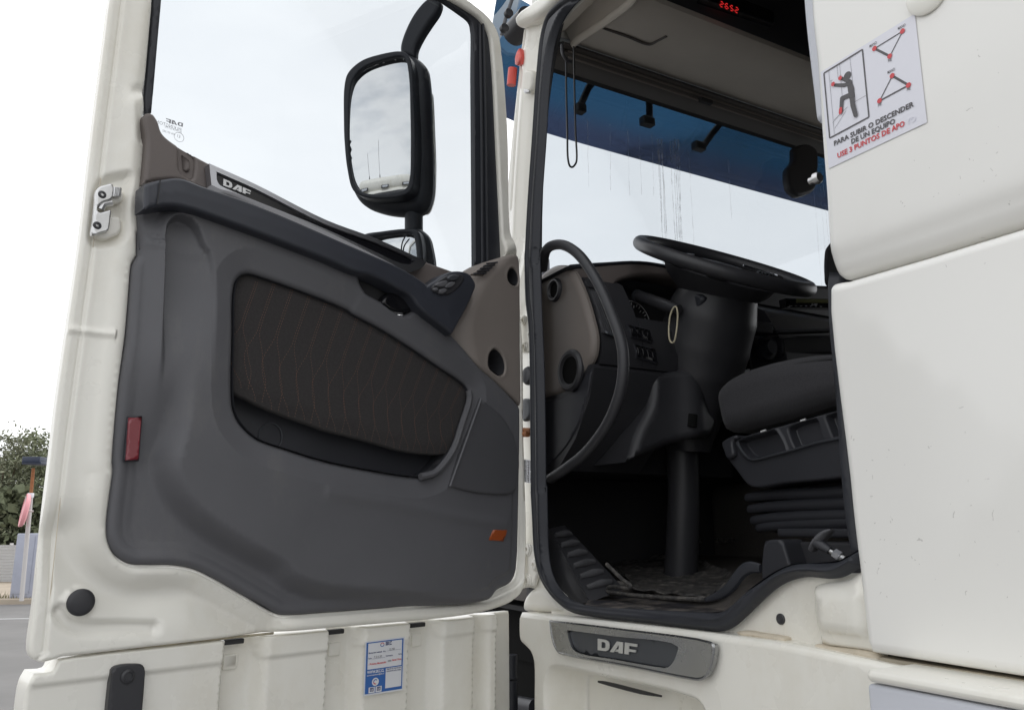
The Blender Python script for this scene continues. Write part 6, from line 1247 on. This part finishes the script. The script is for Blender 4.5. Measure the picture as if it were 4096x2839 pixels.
mb = MB(); mb.tube([mid, b1], .035, 10); mb.build('rusty_top', M['rust'], pole)
c = bearing('E', 186, 320, 17.9); mb = MB(); mb.box(lambda x, y, z: c + Vector((x, y, z)), (-.20, -.2, -.06), (.22, .2, .0), .01); mb.box(lambda x, y, z: c + Vector((x, y, z)), (-.19, -.22, -.02), (.2, .18, .11), .01); mb.build('solar_panel', M['solar'], pole)
c = bearing('E', 158, 490, 17.8); mb = MB(); mb.box(lambda x, y, z: c + Vector((x, y, z)), (-.05, -.05, -.05), (.05, .05, .05), .01); mb.build('clamp', M['vinyl'], pole)
c = bearing('E', 130, 567, 17.6); ax = Vector((-.80, -.55, .12)).normalized(); mb = MB(); mb.lathe(c, ax, [(0, -.05), (.26, -.05), (.34, -.02), (.36, .03), (.35, .05), (.32, .03), (0, .06)], 32, sy=1.0); mb.build('round_mirror', M['pink'], pole)
mb = MB(); mb.tube([c, c + Vector((.12, .1, -.02))], .02, 8); mb.tube([c + Vector((.0, -.02, .3)), c + Vector((.02, -.03, -.3))], .018, 8); mb.build('mirror_stay', M['polemat'], pole)
# corrugated fence
fc = bearing('E', 30, 870, 24.0); zt4 = bearing('E', 20, 745, 24.0).z; zb4 = .1
mb = MB(); n_ = 260; vv = []
for k in range(n_ + 1):
    z = zb4 + (zt4 - zb4) * k / n_
    for x in (-14, 10): vv.append(Vector((fc.x + x, fc.y + .02 * math.sin(k * .6), z)))
mb.add(vv, [(2*k, 2*k+1, 2*k+3, 2*k+2) for k in range(n_)]); fe = tag(mb.build('metal_fence', mat('pale_sheet', (.62, .62, .62), .5)), 'pale corrugated metal fence behind the utility box', 'fence')
for x in (-12, -8, -4, 0, 4, 8): mb = MB(); mb.box(lambda a, b, c: Vector((fc.x + a, fc.y + b, c)), (x, .03, .05), (x + .08, .1, zt4 + .05), .01); mb.build('fence_post', M['polemat'], fe)
# trees behind
def leafmat(nm, c): 
    m_ = mat(nm, c, .65, spec=.25, var=.35, vs_=1.3); return m_
LM = [leafmat('olive_leaf', (.19, .21, .13)), leafmat('grey_leaf', (.21, .22, .15)), leafmat('dark_leaf', (.15, .17, .105))]  # leaf colours brightened, distance haze is put into the colour
def tree(label, x, y, h, w_, seed, lm, nclump=90, nleaf=70):
    rt = np.random.RandomState(seed); base = Vector((x, y, 0)); root = empty('tree', base, label, 'tree')
    mb = MB(); top = base + Vector((rt.uniform(-.4, .4), 0, h * .62)); mb.tube(curve3([base, base + Vector((.15, 0, h * .3)), top]), [.24, .16, .07], 9)
    cl = []
    for k in range(nclump):
        t = rt.uniform(0, 6.28); zz = rt.uniform(.16, 1.0); prof = math.sin(min(zz, 1) ** .8 * 3.0) ** .6 if zz < .98 else .2; rr_ = w_ * prof * rt.uniform(.25, 1.0)
        cl.append(base + Vector((rr_ * math.cos(t), rr_ * math.sin(t), h * zz)))
    for k in range(9):
        c = cl[rt.randint(len(cl))]; s = base.lerp(top, rt.uniform(.3, .9)); mb.tube(curve3([s, (s + c) / 2 + Vector((0, 0, .2)), c]), [.06, .035, .015], 6)
    mb.build('trunk', M['bark'], root)
    mb = MB(); V = []; Fq = []; ms = []
    for c in cl:
        sz = rt.uniform(.35, .95); n = nleaf; d = rt.normal(size=(n, 3)); d /= np.linalg.norm(d, axis=1)[:, None]; r_ = rt.uniform(.3, 1, n) ** .5 * sz; P = np.array(c) + d * r_[:, None] * np.array([1, 1, .75])
        a = rt.normal(size=(n, 3)); a /= np.linalg.norm(a, axis=1)[:, None]; b = np.cross(a, rt.normal(size=(n, 3))); b /= np.linalg.norm(b, axis=1)[:, None]
        L1 = rt.uniform(.05, .11, n)[:, None]; L2 = L1 * .38; k0 = len(V); Q = np.stack([P - a * L1, P + b * L2, P + a * L1, P - b * L2], 1).reshape(-1, 3)
        V += [tuple(q) for q in Q]; Fq += [(k0 + 4*j, k0 + 4*j + 1, k0 + 4*j + 2, k0 + 4*j + 3) for j in range(n)]; ms += [0 if rt.rand() < .8 else 1] * n
    me = bpy.data.meshes.new('crown'); me.from_pydata(V, [], Fq); me.materials.append(lm[0]); me.materials.append(lm[1]); me.polygons.foreach_set('material_index', ms); me.update()
    o = bpy.data.objects.new('crown', me); COL.objects.link(o); o.parent = root; o.matrix_parent_inverse = Matrix.Translation(-base)
def tx(xe, dist): return bearing('E', xe, 600, dist).x
def th_(ye, dist): return bearing('E', 100, ye, dist).z
tree('loose olive green tree just left of the pole, tallest crown by the door edge', tx(205, 30), 30, th_(180, 30), 1.35, 11, (LM[0], LM[1]))
tree('dark rounded tree low behind the pole between two taller ones', tx(120, 31.5), 31.5, th_(285, 31.5), 1.7, 23, (LM[2], LM[0]), 110)
tree('pale leaved tree cut by the left border of the picture', tx(10, 29), 29, th_(200, 29), 1.1, 5, (LM[1], LM[0]))
tree('broad tree hidden mostly by the opened truck door', tx(330, 33), 33, th_(250, 33), 2.0, 41, (LM[2], LM[1]), 110)
tree('low dense tree at the far left behind the metal fence', tx(-60, 32), 32, th_(330, 32), 1.8, 52, (LM[2], LM[0]), 110)
# low hedge filling below crowns
mb = MB(); rt = np.random.RandomState(9); n = 9000; c0 = bearing('E', 100, 700, 28.5)
P = np.stack([c0.x + rt.uniform(-6, 5, n), c0.y + rt.uniform(-.6, .8, n), rt.uniform(.1, 3.0, n) ** 1.0], 1); a = rt.normal(size=(n, 3)) * .07; b = np.cross(a, rt.normal(size=(n, 3))) * .6
Q = np.stack([P - a, P + b, P + a, P - b], 1).reshape(-1, 3); mb.v = [tuple(q) for q in Q]; mb.f = [(4*j, 4*j+1, 4*j+2, 4*j+3) for j in range(n)]; mb.m = [0] * n; struct('hedge_foliage', mb, LM[2], 'stuff')

# second truck behind the photographer, seen only in the door mirror
def other_truck():
    az = rad(219); dist = 7.2; c = Vector((MO.x + math.sin(az) * dist, MO.y + math.cos(az) * dist, 0)); fdir = Vector((-math.sin(az), -math.cos(az), 0)); sd = Vector((fdir.y, -fdir.x, 0))
    g = lambda x, y, z: c + sd * x - fdir * y + UP * z
    root = empty('parked_truck', c, 'white parked truck with roof lamps and antennas, seen only in the door mirror', 'truck')
    mb = MB(); mb.box(g, (-1.25, 0, .9), (1.25, 2.2, 3.15), .12); mb.build('cab_body', M['paint'], root)
    mb = MB(); mb.box(g, (-1.1, .05, 3.1), (1.1, 2.0, 3.62), .18); mb.build('roof', M['paint'], root)
    mb = MB(); mb.box(g, (-1.15, -.03, 2.1), (1.15, .02, 2.92), .03); mb.build('windscreen', M['blackgloss'], root)
    mb = MB(); mb.box(g, (-1.15, -.25, 2.85), (1.15, .05, 3.02), .05); mb.build('sun_visor', M['black'], root)
    for x in (-.85, 0, .85): mb = MB(); mb.box(g, (x - .15, -.05, 3.18), (x + .15, .08, 3.30), .02); f0 = mb.build('roof_lamp', M['black'], root); mb = MB(); mb.box(g, (x - .11, -.06, 3.2), (x + .11, -.05, 3.28), .004); mb.build('lamp_lens', M['lamp'], f0)
    for x, h in ((-.2, 1.5), (-.65, 1.0)): mb = MB(); mb.tube([g(x, .35, 3.55), g(x, .35, 3.75)], [.03, .012], 8); mb.tube([g(x, .35, 3.72), g(x - .12, .5, 3.72 + h)], .006, 6); mb.build('antenna', M['black'], root)
    mb = MB(); mb.box(g, (.0, 1.6, 3.6), (1.1, 1.9, 3.75), .05); mb.build('air_deflector', M['black'], root)
    mb = MB(); mb.box(g, (-1.2, -.1, .35), (1.2, .25, 1.0), .08); mb.build('bumper', M['paint'], root)
    for x in (-1.0, 1.0): mb = MB(); mb.lathe(g(x - .15, .9, .5), sd, [(.3, 0), (.48, .01), (.5, .05), (.5, .25), (.48, .3), (.3, .3)], 28); mb.build('wheel', M['tyre'], root)
other_truck()
